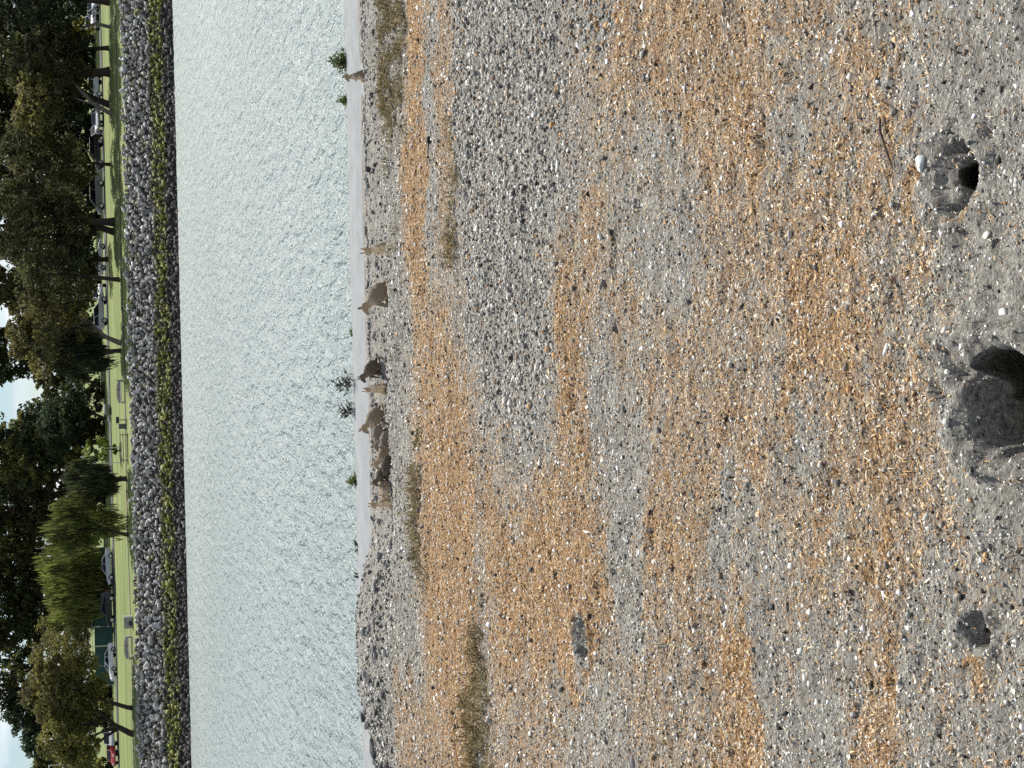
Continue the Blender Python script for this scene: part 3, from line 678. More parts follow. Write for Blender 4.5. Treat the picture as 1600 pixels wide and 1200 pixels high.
# ------------------------------------------------------------------ parked cars
MAT_GLASS, nt_, b_ = newmat('car_glass'); nt_.links.new(ramp(nt_, noise(nt_, 3, 2, 0.5, objco(nt_)), [(0.3, (0.01, 0.012, 0.014)), (0.7, (0.02, 0.024, 0.028))]), b_.inputs['Base Color'])
b_.inputs['Roughness'].default_value = 0.06; b_.inputs['Specular IOR Level'].default_value = 0.6
MAT_TYRE = plain('tyre_rubber', (0.02, 0.02, 0.02), 0.9); MAT_RIM = plain('wheel_alloy', (0.45, 0.45, 0.46), 0.35, 0.1, metal=0.8)
MAT_LAMP = plain('lamp_lens', (0.8, 0.8, 0.78), 0.2, 0.05); MAT_TAIL = plain('tail_lens', (0.4, 0.02, 0.02), 0.25, 0.1)
def paint(name, c):
    m = plain(name, c, 0.28, 0.05, 1.0, spec=0.5); m.node_tree.nodes['Principled BSDF'].inputs['Coat Weight'].default_value = 0.6; return m
PAINT = {'white': paint('white_car_paint', (0.72, 0.72, 0.71)), 'silver': paint('silver_car_paint', (0.42, 0.43, 0.44)), 'black': paint('black_car_paint', (0.012, 0.012, 0.014)),
         'grey': paint('grey_car_paint', (0.17, 0.16, 0.165)), 'blue': paint('slate_car_paint', (0.07, 0.10, 0.13)), 'red': paint('red_car_paint', (0.33, 0.02, 0.015))}
SHAPES = {
 'sedan': dict(low=[(-2.3, .32), (-2.36, .62), (-2.26, .92), (-1.5, 1.0), (1.0, .95), (1.95, .82), (2.32, .60), (2.34, .32)], cab=[(-1.62, .98), (-0.95, 1.40), (0.25, 1.44), (1.12, .95)], W=1.80, ax=1.38),
 'suv': dict(low=[(-2.3, .40), (-2.35, .80), (-2.28, 1.08), (-1.5, 1.12), (0.9, 1.08), (2.0, .98), (2.30, .75), (2.32, .40)], cab=[(-2.22, 1.08), (-1.95, 1.68), (0.15, 1.74), (1.02, 1.06)], W=1.9, ax=1.40),
 'van': dict(low=[(-2.4, .36), (-2.46, .85), (-2.42, 1.12), (-1.5, 1.14), (1.2, 1.06), (2.05, .90), (2.42, .66), (2.44, .36)], cab=[(-2.38, 1.1), (-2.15, 1.78), (0.55, 1.80), (1.62, 1.02)], W=1.95, ax=1.48),
 'pickup': dict(low=[(-2.75, .5), (-2.78, 1.14), (-0.9, 1.16), (1.1, 1.14), (2.3, 1.06), (2.65, .85), (2.66, .5)], cab=[(-0.85, 1.14), (-0.7, 1.78), (0.7, 1.80), (1.35, 1.12)], W=1.95, ax=1.7),
}
def car(label, shape, col, x, y, D, rz):
    """x: photo row of the wheels' ground"""
    S = SHAPES[shape]; p = ony(x, y, D); p[2] = park_z(np.array([p[0]]), np.array([D]))[0] + 0.09
    o = empty('parked_car', p, rz, label, 'car', 'cars parked along the park road'); Wd = S['W'] / 2; pm_ = PAINT[col]
    MB().prism(S['low'], -Wd, Wd, 0.07, 0.06).build('body', pm_, o)
    cab = S['cab']; z0 = min(p_[1] for p_ in cab); z1 = max(p_[1] for p_ in cab)
    (ax_, az), (bx, bz), (cx, cz), (dx, dz) = cab
    k = MB()                                                # roof skin and pillars
    k.prism([(bx - .02, bz - .05), (bx, bz), (cx, cz), (cx + .03, cz - .05)], -Wd + .22, Wd - .22, 0.02)
    for sy in (-1, 1):
        for (q0, q1) in (((ax_, az), (bx, bz - .03)), ((dx, dz), (cx, cz - .03)), (((ax_ + dx) / 2 - .1, (az + dz) / 2), ((bx + cx) / 2 - .1, (bz + cz) / 2 - .02))):
            k.tube([(q0[0], sy * (Wd - .09), q0[1] - .03), (q1[0], sy * (Wd - .26), q1[1])], 0.045, 5)
    k.build('roof', pm_, o)
    def pane(name, pts):
        m = MB(); v = [m.bm.verts.new(q) for q in pts]; f = m.bm.faces.new(v); bmesh.ops.solidify(m.bm, geom=[f], thickness=0.012); m.build(name, MAT_GLASS, o)
    a, b = Wd - .10, Wd - .27
    pane('windscreen', [(dx, -a, dz), (dx, a, dz), (cx, b, cz - .03), (cx, -b, cz - .03)])
    pane('rear_window', [(ax_, a, az), (ax_, -a, az), (bx, -b, bz - .03), (bx, b, bz - .03)])
    for sy in (-1, 1): pane('side_window', [(ax_, sy * a, az), (dx, sy * a, dz), (cx, sy * b, cz - .03), (bx, sy * b, bz - .03)])
    R = 0.33 if shape in ('sedan',) else 0.37
    for sx in (-1, 1):
        for sy in (-1, 1):
            w = MB().tube([(0, -.11, 0), (0, .11, 0)], R, 16).build('wheel', MAT_TYRE, o, (sx * S['ax'], sy * (Wd - .10), R))
            MB().tube([(0, sy * .10, 0), (0, sy * .13, 0)], R * .62, 12).build('rim', MAT_RIM, w)
    lx, lz = S['low'][-2]; tx, tz = S['low'][1]
    for sy in (-1, 1):
        MB().box((lx - .06, sy * (Wd - .30), lz + .06), (.14, .34, .14), 0, .03).build('headlight', MAT_LAMP, o)
        MB().box((tx + .05, sy * (Wd - .22), tz + .16), (.12, .22, .2), 0, .03).build('tail_light', MAT_TAIL, o)
    return o
R = math.radians
car('car at the right edge, painted white for the glint on its bonnet', 'sedan', 'white', 168, 14, 207, R(-70))  # body whitened to stand in for sun glint on the bonnet
car('white car glimpsed beside the pale trunk of the yellow-leaved tree', 'suv', 'white', 166, 36, 209, R(-100))
car('dark car painted silver for its glaring windscreen, between the thick black trunk and the leaning one', 'suv', 'silver', 168, 138, 206, R(200))  # silver body colour stands in for sun glare on a dark car
car('grey-blue car half hidden behind the leaning grey trunk', 'sedan', 'blue', 171, 184, 205, R(-110))
car('small white car right of the black off-roader', 'sedan', 'white', 168, 209, 209, R(-60))
car('black off-roader by the slim thin-trunked tree', 'suv', 'black', 168, 240, 206, R(185))
car('dark van with grey side left of the slim thin-trunked tree', 'van', 'grey', 169, 305, 206, R(180))
car('white sedan behind the short dark tree', 'sedan', 'white', 168, 402, 207, R(0))
car('white hatchback seen end-on right of the lamp pole', 'suv', 'white', 167, 456, 209, R(-90))
car('silver car left of the lamp pole', 'suv', 'silver', 168, 486, 206, R(8))
car('silver sedan in front of the green windscreen fence', 'sedan', 'silver', 176, 884, 207, R(180))
car('black pickup with bright roof in front of the green fence', 'suv', 'black', 178, 950, 206, R(180))
car('dark car painted white for its sunlit bonnet, left of the slanting trunk', 'sedan', 'white', 179, 1034, 206, R(215))  # whole body white in place of a dark car's sunlit bonnet
car('silver car behind the forked tree', 'suv', 'silver', 183, 1152, 207, R(-80))
car('red car at the far left beyond the forked tree', 'sedan', 'red', 183, 1176, 206, R(-100))

# ------------------------------------------------------------------ things on the lawn
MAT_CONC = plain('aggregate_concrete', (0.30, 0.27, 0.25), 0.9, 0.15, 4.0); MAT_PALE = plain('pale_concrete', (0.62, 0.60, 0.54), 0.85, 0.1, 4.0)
MAT_STEEL = plain('black_steel', (0.025, 0.025, 0.027), 0.5, 0.1); MAT_GREYBIN = plain('grey_bin', (0.13, 0.13, 0.13), 0.7, 0.15)
def bench(label, x, y, rz, L=2.6):
    o = empty('park_bench', on_park(x, y), rz, label, 'bench', 'concrete benches on the lawn')
    n = 12; top = [(L / 2 - L * i / n, 0.92 - 0.22 * abs(2 * i / n - 1) ** 2.5) for i in range(n + 1)]
    MB().prism([(-L / 2, .35), (L / 2, .35)] + top, 0.20, 0.34, 0.02).build('backrest', MAT_CONC, o)
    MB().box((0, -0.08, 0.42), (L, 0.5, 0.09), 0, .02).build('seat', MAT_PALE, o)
    for sx in (-1, 1): MB().box((sx * (L / 2 - .06), 0.05, 0.20), (.14, .55, .40), 0, .02).build('leg', MAT_CONC, o)
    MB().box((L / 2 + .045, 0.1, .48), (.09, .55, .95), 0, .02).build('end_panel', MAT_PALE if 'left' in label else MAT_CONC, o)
    MB().tube([(0.25, 0.19, .66), (0.25, 0.17, .66)], .07, 12).build('plaque', MAT_STEEL, o)
bench('grey concrete bench with arched back, right of the black grill', 195, 612, R(2))
bench('grey concrete bench with pale end panel, left of the concrete bin enclosure', 207, 1012, R(-3))
o = empty('bin_enclosure', on_park(207, 972), R(-2), 'square concrete bin enclosure with dark plate for a shaded mouth and pale side', 'bin')
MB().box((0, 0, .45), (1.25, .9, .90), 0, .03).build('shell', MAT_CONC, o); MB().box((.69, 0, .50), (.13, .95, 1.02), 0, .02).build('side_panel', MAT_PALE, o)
MB().box((-.05, -.452, .24), (.5, .012, .34)).build('shade_plate', MAT_STEEL, o); MB().box((0, 0, .93), (1.2, .85, .05), 0, .01).build('lid', MAT_CONC, o)  # flat black plate on the shell stands in for a shaded hole
o = empty('barbecue_grill', on_park(197, 656), 0, 'black park grill on a single post', 'grill')
MB().tube([(0, 0, -.1), (0, 0, .75)], .05, 8).build('post', MAT_STEEL, o); MB().box((0, 0, .93), (.75, .5, .32), 0, .03).build('firebox', MAT_STEEL, o)
MB().tube([(-.36, -.27, 1.1), (.36, -.27, 1.1)], .02, 6).build('grate', MAT_STEEL, o)
o = empty('litter_bin', on_park(197, 666), 0, 'grey square litter bin between grill and picnic table', 'bin')
MB().box((0, 0, .38), (.6, .55, .76), 0, .04).build('body', MAT_GREYBIN, o); MB().box((0, 0, .79), (.64, .59, .06), 0, .02).build('lid', MAT_GREYBIN, o)
o = empty('picnic_table', on_park(199, 699), R(3), 'long thin black picnic table in front of the staked tree', 'table')
MB().box((0, 0, .76), (3.7, .75, .06), 0, .015).build('table_top', MAT_STEEL, o)
for sy in (-1, 1): MB().box((0, sy * .72, .44), (3.7, .28, .05), 0, .012).build('seat', MAT_STEEL, o)
for sx in (-1, 1):
    m = MB(); m.tube([(sx * 1.45, -.35, 0), (sx * 1.45, -.1, .74)], .04, 6); m.tube([(sx * 1.45, .35, 0), (sx * 1.45, .1, .74)], .04, 6); m.tube([(sx * 1.45, -.75, .40), (sx * 1.45, .75, .40)], .04, 6)
    m.build('leg', MAT_STEEL, o)
def boulder(name, label, p, s, mat, seed, cat='boulder', group=None, sq=(1, 1, 1)):
    v, f = rock_arrays(seed); v = v * s * np.array(sq); v[:, 2] -= v[:, 2].min() * 0.75
    return tag(link(name, np_mesh(name, v, f, [mat], False), None, p), label, cat, group)
MAT_BOULDER = plain('grey_boulder', (0.22, 0.215, 0.20), 0.9, 0.3, 2.5, bmp=0.04); MAT_DARKROCK = plain('dark_boulder', (0.06, 0.062, 0.062), 0.8, 0.4, 9.0, bmp=0.01)
boulder('boulder', 'large grey boulder on the lawn behind the grill', on_park(174, 640), 0.85, MAT_BOULDER, 61, group='boulders on the lawn')
boulder('boulder', 'lower grey boulder leaning on the larger one on the lawn', on_park(174, 655), 0.62, MAT_BOULDER, 62, group='boulders on the lawn')
o = empty('lamp_pole', on_park(166, 467), 0, 'thin white lamp pole behind the white cars', 'pole')
MB().tube([(0, 0, -.2), (0, 0, 4.2)], [.06, .045], 8).build('post', MAT_WHITE, o); MB().box((.15, 0, 4.2), (.5, .2, .1), 0, .02).build('lamp_head', MAT_WHITE, o)
o = empty('lamp_pole', ony(160, 1189, 232) * np.array([1, 1, 0]) + np.array([0, 0, -0.5]), 0, 'white pole with a flat head rising among the left trees', 'pole')
MB().tube([(0, 0, -.2), (0, 0, 8.8)], [.09, .07], 8).build('post', MAT_WHITE, o); MB().box((-.3, 0, 8.85), (.8, .3, .14), 0, .03).build('lamp_head', MAT_WHITE, o)
# green windscreen fence
MAT_SCREEN = plain('green_windscreen', (0.035, 0.085, 0.070), 0.8, 0.12, 0.7); MAT_POST = plain('galvanised_post', (0.40, 0.42, 0.42), 0.5, 0.1)
p0 = ony(175, 1070, 216); p1 = ony(175, 855, 216); zf = park_z(np.array([p0[0]]), np.array([216.0]))[0]
o = empty('screened_fence', (p0[0], 216, zf), 0, 'tall fence with green windscreen panels behind the left cars', 'fence')
Lf = p1[0] - p0[0]; nseg = 7
for i in range(nseg):
    m = MB(); w_ = Lf / nseg; m.box((w_ * (i + .5), 0.05, 1.35), (w_ - .12, .02, 2.4)); m.build('screen_panel', MAT_SCREEN, o)
for i in range(nseg + 1): MB().tube([(Lf / nseg * i, 0, -.2), (Lf / nseg * i, 0, 2.9)], .04, 6).build('post', MAT_POST, o)
MB().tube([(0, 0, 2.85), (Lf, 0, 2.85)], .03, 6).build('top_rail', MAT_POST, o)
# ------------------------------------------------------------------ near ground: grit, thatch, mats
OCT = np.array([(1, 0, 0), (-1, 0, 0), (0, 1, 0), (0, -1, 0), (0, 0, 1), (0, 0, -1)], float)
OCF = np.array([(0, 2, 4), (2, 1, 4), (1, 3, 4), (3, 0, 4), (2, 0, 5), (1, 2, 5), (3, 1, 5), (0, 3, 5)])
_bm = bmesh.new(); bmesh.ops.create_icosphere(_bm, subdivisions=1, radius=1.0)
ICO = np.array([v.co[:] for v in _bm.verts]); ICF = np.array([[v.index for v in f.verts] for f in _bm.faces]); _bm.free()
STONE_PX = [(1452, 254, .028), (1541, 366, .018), (1237, 366, .018), (1006, 10, .022), (1008, 84, .022), (902, 70, .028), (951, 96, .018), (1013, 122, .022), (946, 248, .02), (875, 260, .026), (940, 370, .02), (945, 445, .03), (854, 613, .018), (918, 636, .022), (892, 916, .016), (831, 890, .022), (1384, 545, .022), (1367, 1038, .014), (1334, 1029, .010), (1378, 930, .015), (1208, 948, .016), (990, 1190, .035), (934, 1080, .016), (1373, 36, .016), (1426, 22, .015), (1570, 488, .018), (1512, 288, .008), (1032, 672, .02), (627, 292, .022)]
STONE_XY = [(*onz(a, b, 0.0)[:2], c) for (a, b, c) in STONE_PX]
def clear(X, Y):
    k = np.ones(len(X), bool)
    for (a, b, c) in STONE_XY: k &= (X - a) ** 2 + (Y - b) ** 2 > (c * 1.7) ** 2
    for (mx, my, rx, ry, ln, pr) in MOUTHS: k &= ((X - mx) / rx) ** 2 + ((Y - my) / ry) ** 2 > 1.6
    return k
def sample(n, ymin=3.0, ymax=13.6, k=0.36, e=1.0):
    Y = RNG.uniform(ymin ** (1 + e), ymax ** (1 + e), n) ** (1 / (1 + e)); X = RNG.uniform(-k, k, n) * Y; q = clear(X, Y); return X[q], Y[q]
def pebbles(X, Y, r, col, T, TF, sink=0.35, flat=(.5, .95)):
    n = len(X); th = RNG.uniform(0, 2 * np.pi, n); Z = ground_z(X, Y)
    v = np.repeat(T[None], n, 0) * (1 + 0.28 * RNG.normal(size=(n, len(T), 1)).clip(-1.3, 1.3))
    v = v * np.stack([r * RNG.uniform(.9, 1.5, n), r * RNG.uniform(.6, 1.1, n), r * RNG.uniform(flat[0], flat[1], n)], -1)[:, None, :]
    tl = RNG.normal(0, .3, n); c, s = np.cos(tl), np.sin(tl)
    x, z = v[..., 0] * c[:, None] - v[..., 2] * s[:, None], v[..., 0] * s[:, None] + v[..., 2] * c[:, None]; y = v[..., 1]
    c, s = np.cos(th)[:, None], np.sin(th)[:, None]
    w = np.stack([x * c - y * s + X[:, None], x * s + y * c + Y[:, None], z + (Z + r * sink)[:, None]], -1)
    f = TF[None] + (np.arange(n) * len(T))[:, None, None]
    return w.reshape(-1, 3), f.reshape(-1, 3), np.repeat(col, len(T), 0)
PAL = np.array([(.68, .67, .64), (.48, .475, .45), (.37, .365, .35), (.26, .255, .25), (.12, .12, .12), (.055, .055, .055), (.38, .31, .24), (.27, .20, .15), (.80, .79, .76)]) * np.array([1.02, 1.0, .94])
def pebcol(n, rusty, gritty):
    w = np.array([.11, .19, .22, .16, .11, .08, .07, .04, .03])
    i = RNG.choice(len(PAL), n, p=w / w.sum()); c = PAL[i] * RNG.uniform(.8, 1.2, (n, 1))
    tan = np.array([.46, .28, .13]) * RNG.uniform(.45, 1.5, (n, 1))
    m = RNG.uniform(size=n) < rusty * 0.35
    return np.where(m[:, None], tan, c)
X, Y = sample(150000, 3.0, 13.6, .32, .5); th, gr, mo = zones(X, Y)
keep = RNG.uniform(size=len(X)) < (0.16 + 0.36 * fbm(X * 3, Y * 6, 55) + 0.66 * gr) * (1 - 0.7 * mo)
X, Y, th, gr = X[keep], Y[keep], th[keep], gr[keep]
r = np.exp(RNG.normal(np.log(0.0032), 0.48, len(X))) * np.sqrt(Y / 6.5) * (1 + 0.9 * gr); r = np.minimum(r, 0.018)
V, Fc, T = pebbles(X, Y, r, pebcol(len(X), th, gr), OCT, OCF)
kind(link('gravel', np_mesh('gravel', V, Fc, [MAT_PEBBLE], False, {'tint': T})), 'stuff', 'fine grey and white gravel strewn over the dry ground')
X, Y = sample(9000); th, gr, mo = zones(X, Y); keep = RNG.uniform(size=len(X)) < np.clip(fbm(X * 2, Y * 4, 56) - .3, 0, 1) * .7 + 0.7 * gr; X, Y, th, gr = X[keep], Y[keep], th[keep], gr[keep]
r = np.exp(RNG.normal(np.log(0.0080), 0.30, len(X))).clip(.006, .022)
V, Fc, T = pebbles(X, Y, r, pebcol(len(X), th * .3, gr), ICO, ICF)
kind(link('pebbles', np_mesh('pebbles', V, Fc, [MAT_PEBBLE], False, {'tint': T})), 'stuff', 'larger loose pebbles scattered over the dry ground')
# crumbs of the clay, some blackened as painted shade between grains
TET = np.array([(1, 0, -.3), (-.5, .87, -.3), (-.5, -.87, -.3), (0, 0, 1.0)]); TEF = np.array([(0, 1, 3), (1, 2, 3), (2, 0, 3), (1, 0, 2)])
X, Y = sample(220000, 3.0, 12.6, .30, -.1); th, gr, mo = zones(X, Y); keep = RNG.uniform(size=len(X)) < (1 - gr * .85) * (.30 + .8 * fbm(X * 5, Y * 9, 77)); X, Y, th = X[keep], Y[keep], th[keep]
r = np.exp(RNG.normal(np.log(0.0036), 0.52, len(X))).clip(.0015, .016) * np.sqrt(Y / 6.0)
cl_ = np.array([.37, .36, .325]) * np.exp(RNG.normal(0, .62, (len(X), 1))); tn_ = np.array([.38, .25, .14]) * np.exp(RNG.normal(0, .45, (len(X), 1)))
cl_ = np.where((RNG.uniform(size=len(X)) < th * .5)[:, None], tn_, cl_).clip(0, .85)
u_ = RNG.uniform(size=(len(X), 1)); cl_ = np.where(u_ < .075, np.array([.025, .024, .022]), np.where(u_ > .935, np.array([.72, .70, .64]), cl_))
V, Fc, T = pebbles(X, Y, r * 1.2, cl_, TET, TEF, .15, (.35, .8))
kind(link('clay_crumbs', np_mesh('clay_crumbs', V, Fc, [MAT_PEBBLE], False, {'tint': T})), 'stuff', 'crumbled dry clay over the ground, with blackened crumbs for shaded gaps')
# rubble between the edge of the dirt and the path
n_ = 5200; X = RNG.uniform(-3.6, 4.2, n_); Y = np.concatenate([RNG.uniform(11.9, 14.1, n_ // 2), RNG.normal(13.95, .12, n_ // 4), RNG.normal(12.15, .18, n_ - n_ // 2 - n_ // 4)]); Y = np.minimum(Y, 14.12)
X = X[(k_ := clear(X, Y))]; Y = Y[k_]; r = np.exp(RNG.normal(np.log(.011), .45, len(X))).clip(.005, .035)
c_ = np.array([(.10, .10, .10), (.16, .16, .158), (.24, .235, .225), (.40, .39, .37), (.055, .055, .058)])[RNG.choice(5, len(X), p=[.28, .28, .22, .1, .12])]
V, Fc, T = pebbles(X, Y, r, c_, ICO, ICF, .3, (.4, .9))
kind(link('rubble', np_mesh('rubble', V, Fc, [MAT_PEBBLE], False, {'tint': T})), 'stuff', 'dark rubble between the gravel edge and the path')
# dried thatch: short bent straws lying on the ground
def straws(n, Lm, wid, lift, pal, density, ymin=3.0, ymax=12.2, up=0.0):
    X, Y = sample(n, ymin, ymax, .33, .3); th, gr, mo = zones(X, Y); keep = RNG.uniform(size=len(X)) < density(th, gr, mo); X, Y = X[keep], Y[keep]; n = len(X)
    Z = ground_z(X, Y); a = RNG.uniform(0, 2 * np.pi, n); L = Lm * np.exp(RNG.normal(0, .4, n)); tl = RNG.normal(up, lift, n)
    d = np.stack([np.cos(a) * np.cos(tl), np.sin(a) * np.cos(tl), np.sin(tl)], -1) * L[:, None]
    sd = np.stack([-np.sin(a), np.cos(a), RNG.normal(0, .5, n)], -1) * (wid * RNG.uniform(.6, 1.5, n))[:, None]
    c = np.stack([X, Y, Z + 0.004 + np.abs(d[:, 2]) * .5], -1)
    bend = np.stack([RNG.normal(0, .16, n) * L, RNG.normal(0, .16, n) * L, np.abs(RNG.normal(0, .12, n)) * L], -1)
    P = [c - d / 2, c + bend, c + d / 2]
    V = np.stack([P[0] - sd * .6, P[0] + sd * .6, P[1] - sd, P[1] + sd, P[2] - sd * .3, P[2] + sd * .3], 1).reshape(-1, 3)
    k = np.arange(n)[:, None] * 6; Fq = np.concatenate([k + np.array([[0, 1, 3, 2]]), k + np.array([[2, 3, 5, 4]])])
    col = pal[RNG.integers(0, len(pal), n)] * RNG.uniform(.6, 1.4, (n, 1))
    return V, Fq, np.repeat(col, 6, 0)
PS = np.array([(.42, .25, .11), (.52, .34, .16), (.34, .18, .07), (.66, .49, .29), (.24, .12, .05), (.74, .64, .48), (.58, .38, .18)])
V, Fq, T = straws(120000, 0.019, 0.0014, 0.20, PS, lambda t, g, m: np.clip(t * 1.25 - .12, .06, 1) * (1 - g) * .72)
kind(link('dry_thatch', np_mesh('dry_thatch', V, Fq, [MAT_STRAW], False, {'tint': T})), 'stuff', 'rust-coloured dried grass thatch in ragged bands')
PC = np.array([(.86, .72, .47), (.78, .60, .34), (.90, .82, .62), (.60, .40, .19), (.48, .28, .12), (.10, .055, .025)])
V, Fq, T = straws(160000, 0.010, 0.0019, 0.30, PC, lambda t, g, m: np.clip(t * 1.2 - .12, .04, 1) * (1 - g) * .55)
kind(link('straw_chaff', np_mesh('straw_chaff', V, Fq, [MAT_STRAW], False, {'tint': T})), 'stuff', 'pale flakes of straw chaff in the rusty thatch')
PM = np.array([(.19, .145, .062), (.26, .20, .10), (.12, .095, .04), (.32, .25, .14), (.15, .13, .05)])
V, Fq, T = straws(300000, 0.050, 0.0028, 0.55, PM, lambda t, g, m: np.clip(m - .12, 0, 1) * .95, 6.5, 12.3, up=0.5)
V[:, 2] += 0.006
kind(link('mat_weed', np_mesh('mat_weed', V, Fq, [MAT_WEED], False, {'tint': T})), 'stuff', 'olive-brown mats of low weed on the gravel')

# ------------------------------------------------------------------ stones and litter one can point to
def gz(p): return ground_z(np.array([p[0]]), np.array([p[1]]))[0]
def stone(label, x, y, s, col, seed, sq=(1, 1, .6), name='stone', group='loose stones on the ground'):
    p = onz(x, y, 0.0); p[2] = gz(p); p = onz(x, y, p[2]); p[2] = gz(p) - s * 0.05
    m = plain('stone_' + str(seed), col, 0.8, 0.2, 40, bmp=0.002)
    o = boulder(name, label, p, s, m, seed, 'stone', group, sq); o.rotation_euler = (0, 0, seed * 1.3); return o
stone('flat pale green-grey stone beside the burrow at the lower right', 1452, 254, .028, (.52, .55, .52), 201, (1, 1.2, .55))
stone('rounded cream stone below the right burrow', 1541, 366, .018, (.75, .68, .56), 202)
stone('grey stone with white side standing alone right of the middle', 1237, 366, .018, (.40, .40, .40), 203, (.9, 1, .9))
stone('cream rounded stone near the right edge in rusty thatch', 1006, 10, .022, (.62, .58, .50), 204, (1, 1, .8))
stone('grey-green stone near the right edge in rusty thatch', 1008, 84, .022, (.38, .40, .37), 205, (1, 1, .8))
stone('white long stone in grit near the right edge', 902, 70, .028, (.80, .80, .78), 206, (1.3, .6, .5))
stone('small white stone left of the cream one at the right edge', 951, 96, .018, (.70, .70, .66), 207)
stone('dark grey round stone left of the right-edge grey-green one', 1013, 122, .022, (.13, .13, .13), 208, (1, 1, .8))
stone('dark round stone in the rusty patch left of the clean grit', 946, 248, .02, (.10, .09, .08), 209, (1, 1, .9))
stone('white long stone at the lower edge of the clean grit', 875, 260, .026, (.78, .78, .76), 210, (1.4, .6, .5))
stone('white stone in rusty thatch just above the middle', 940, 370, .02, (.66, .66, .63), 211, (1, 1, .9))
stone('dark grey stone touching a white one in the middle', 945, 445, .03, (.20, .20, .20), 212, (1.2, .8, .9))
stone('white upright stone near the rusty streak in the middle', 854, 613, .018, (.82, .82, .80), 213, (1.2, .7, .8))
stone('slim white stone left of the dark gravel seam', 918, 636, .022, (.78, .78, .76), 214, (1.5, .5, .5))
stone('bright white pebble in the left rusty band', 892, 916, .016, (.85, .85, .83), 215)
stone('dark stone in the left rusty band', 831, 890, .022, (.08, .08, .085), 216, (1, 1, .8))
stone('white flake of stone in the lower middle', 1384, 545, .022, (.80, .80, .79), 217, (1.6, .5, .4))
stone('bright white pebble pair, the larger, at the lower left', 1367, 1038, .014, (.9, .9, .89), 218)
stone('smaller of the bright white pebble pair at the lower left', 1334, 1029, .010, (.85, .85, .84), 219)
stone('long white chip of stone standing in rusty thatch at the lower left', 1378, 930, .015, (.85, .85, .84), 220, (1.6, .6, .6))
stone('dark stone above the pale clay patch at lower left', 1208, 948, .016, (.07, .075, .085), 221, (1, 1, .9))
stone('dark wet-looking stone at the left edge of the lower ground', 990, 1190, .035, (.14, .145, .15), 222, (1, 1.2, .7))
stone('white stone near the upper left burrow', 934, 1080, .016, (.8, .8, .78), 223, (1.5, .6, .6))
stone('black square stone at the lower right edge', 1373, 36, .016, (.03, .03, .032), 224, (1, 1, .9))
stone('white stone at the lower right edge', 1426, 22, .015, (.8, .8, .79), 225)
stone('pale stone beside the big burrow at the bottom', 1570, 488, .018, (.60, .60, .57), 226)
stone('white stone inside the right burrow', 1512, 288, .008, (.85, .85, .83), 227, (1, 1, .8))
stone('dark stone in the grey seam left of the middle', 1032, 672, .02, (.09, .085, .085), 228, (1, 1.1, .8))
stone('white stone in the orange band below the weed mat', 627, 292, .022, (.85, .85, .83), 229)
# twig
def gp(x, y, dz=0.0):
    p = onz(x, y, 0.0); q = onz(x, y, gz(p)); return (q[0], q[1], gz(q) + dz)
a = gp(1379, 182, .008); b = gp(1385, 205, .014); c = gp(1393, 240, .016); d = gp(1398, 264, .008)
o = empty('twig', a, 0, 'thin brown twig lying on the ground at the lower right', 'twig'); A = Vector(a)
MAT_TWIG = plain('twig_bark', (0.10, 0.07, 0.055), 0.9, 0.3, 60)
MB().tube([Vector(a) - A, Vector(b) - A, Vector(c) - A, Vector(d) - A], [.0035, .0045, .004, .002], 7).build('stem', MAT_TWIG, o); MB().tube([Vector(b) - A, Vector(b) - A + Vector((.012, .02, .012))], [.0025, .001], 5).build('side_shoot', MAT_TWIG, o)
a = gp(672, 219, .02); A = Vector(a); o = empty('seed_pod', a, 0, 'dark seed pod with a thin bent stalk in the right orange bands', 'seed pod')
MB().ico((0, 0, 0), (.028, .022, .018), 2).build('pod', plain('dark_pod', (0.015, 0.012, 0.01), 0.7), o, smooth=True)
b = gp(676, 256, .01); MB().tube([(-.02, 0, 0), (Vector(b) - A) * .5 + Vector((0, 0, .01)), Vector(b) - A], [.005, .004, .002], 6).build('stalk', plain('dark_stalk', (0.03, 0.022, 0.016), 0.8), o)
# white scrap on the left rusty band
a = gp(925, 832, .006); A = Vector(a); o = empty('white_scrap', a, 0, 'white V-shaped scrap lying on the left rusty band', 'scrap'); MAT_SCRAP = plain('scrap_white', (0.82, 0.82, 0.8), 0.8, 0.05, 90)
for (px_, py_) in ((912, 829), (930, 841)):
    e = Vector(gp(px_, py_, .008)) - A; s_ = Vector((-e.y, e.x, 0)).normalized() * .006; m = MB(); v = [m.bm.verts.new(q) for q in (Vector((0, 0, 0)), e * .5 + s_ + Vector((0, 0, .01)), e, e * .5 - s_ + Vector((0, 0, .01)))]
    f = m.bm.faces.new(v); bmesh.ops.solidify(m.bm, geom=[f], thickness=.0015); m.build('strip', MAT_SCRAP, o)
# dark boulders on the water's edge at the left
for lab, x, y, s, sd, sq in (('dark boulder with smooth top on the shore, the right of two', 574, 1119, .055, 71, (1.1, .8, 1.2)), ('dark boulder on the shore at far left, lower of two', 583, 1168, .075, 72, (1.4, .9, .95)), ('dark rock cut by the left edge on the shore', 588, 1195, .05, 73, (1, 1, .9))):
    Yb = 12.95; p = ony(x, y, Yb); p[2] = gz(p) - 0.01; k = max(0.6, (ony(x - 14, y, Yb)[2] - p[2]) / (s * 1.0)); boulder('boulder', lab, p, s * 1.0, MAT_DARKROCK, sd, group='dark boulders on the near shore', sq=sq)

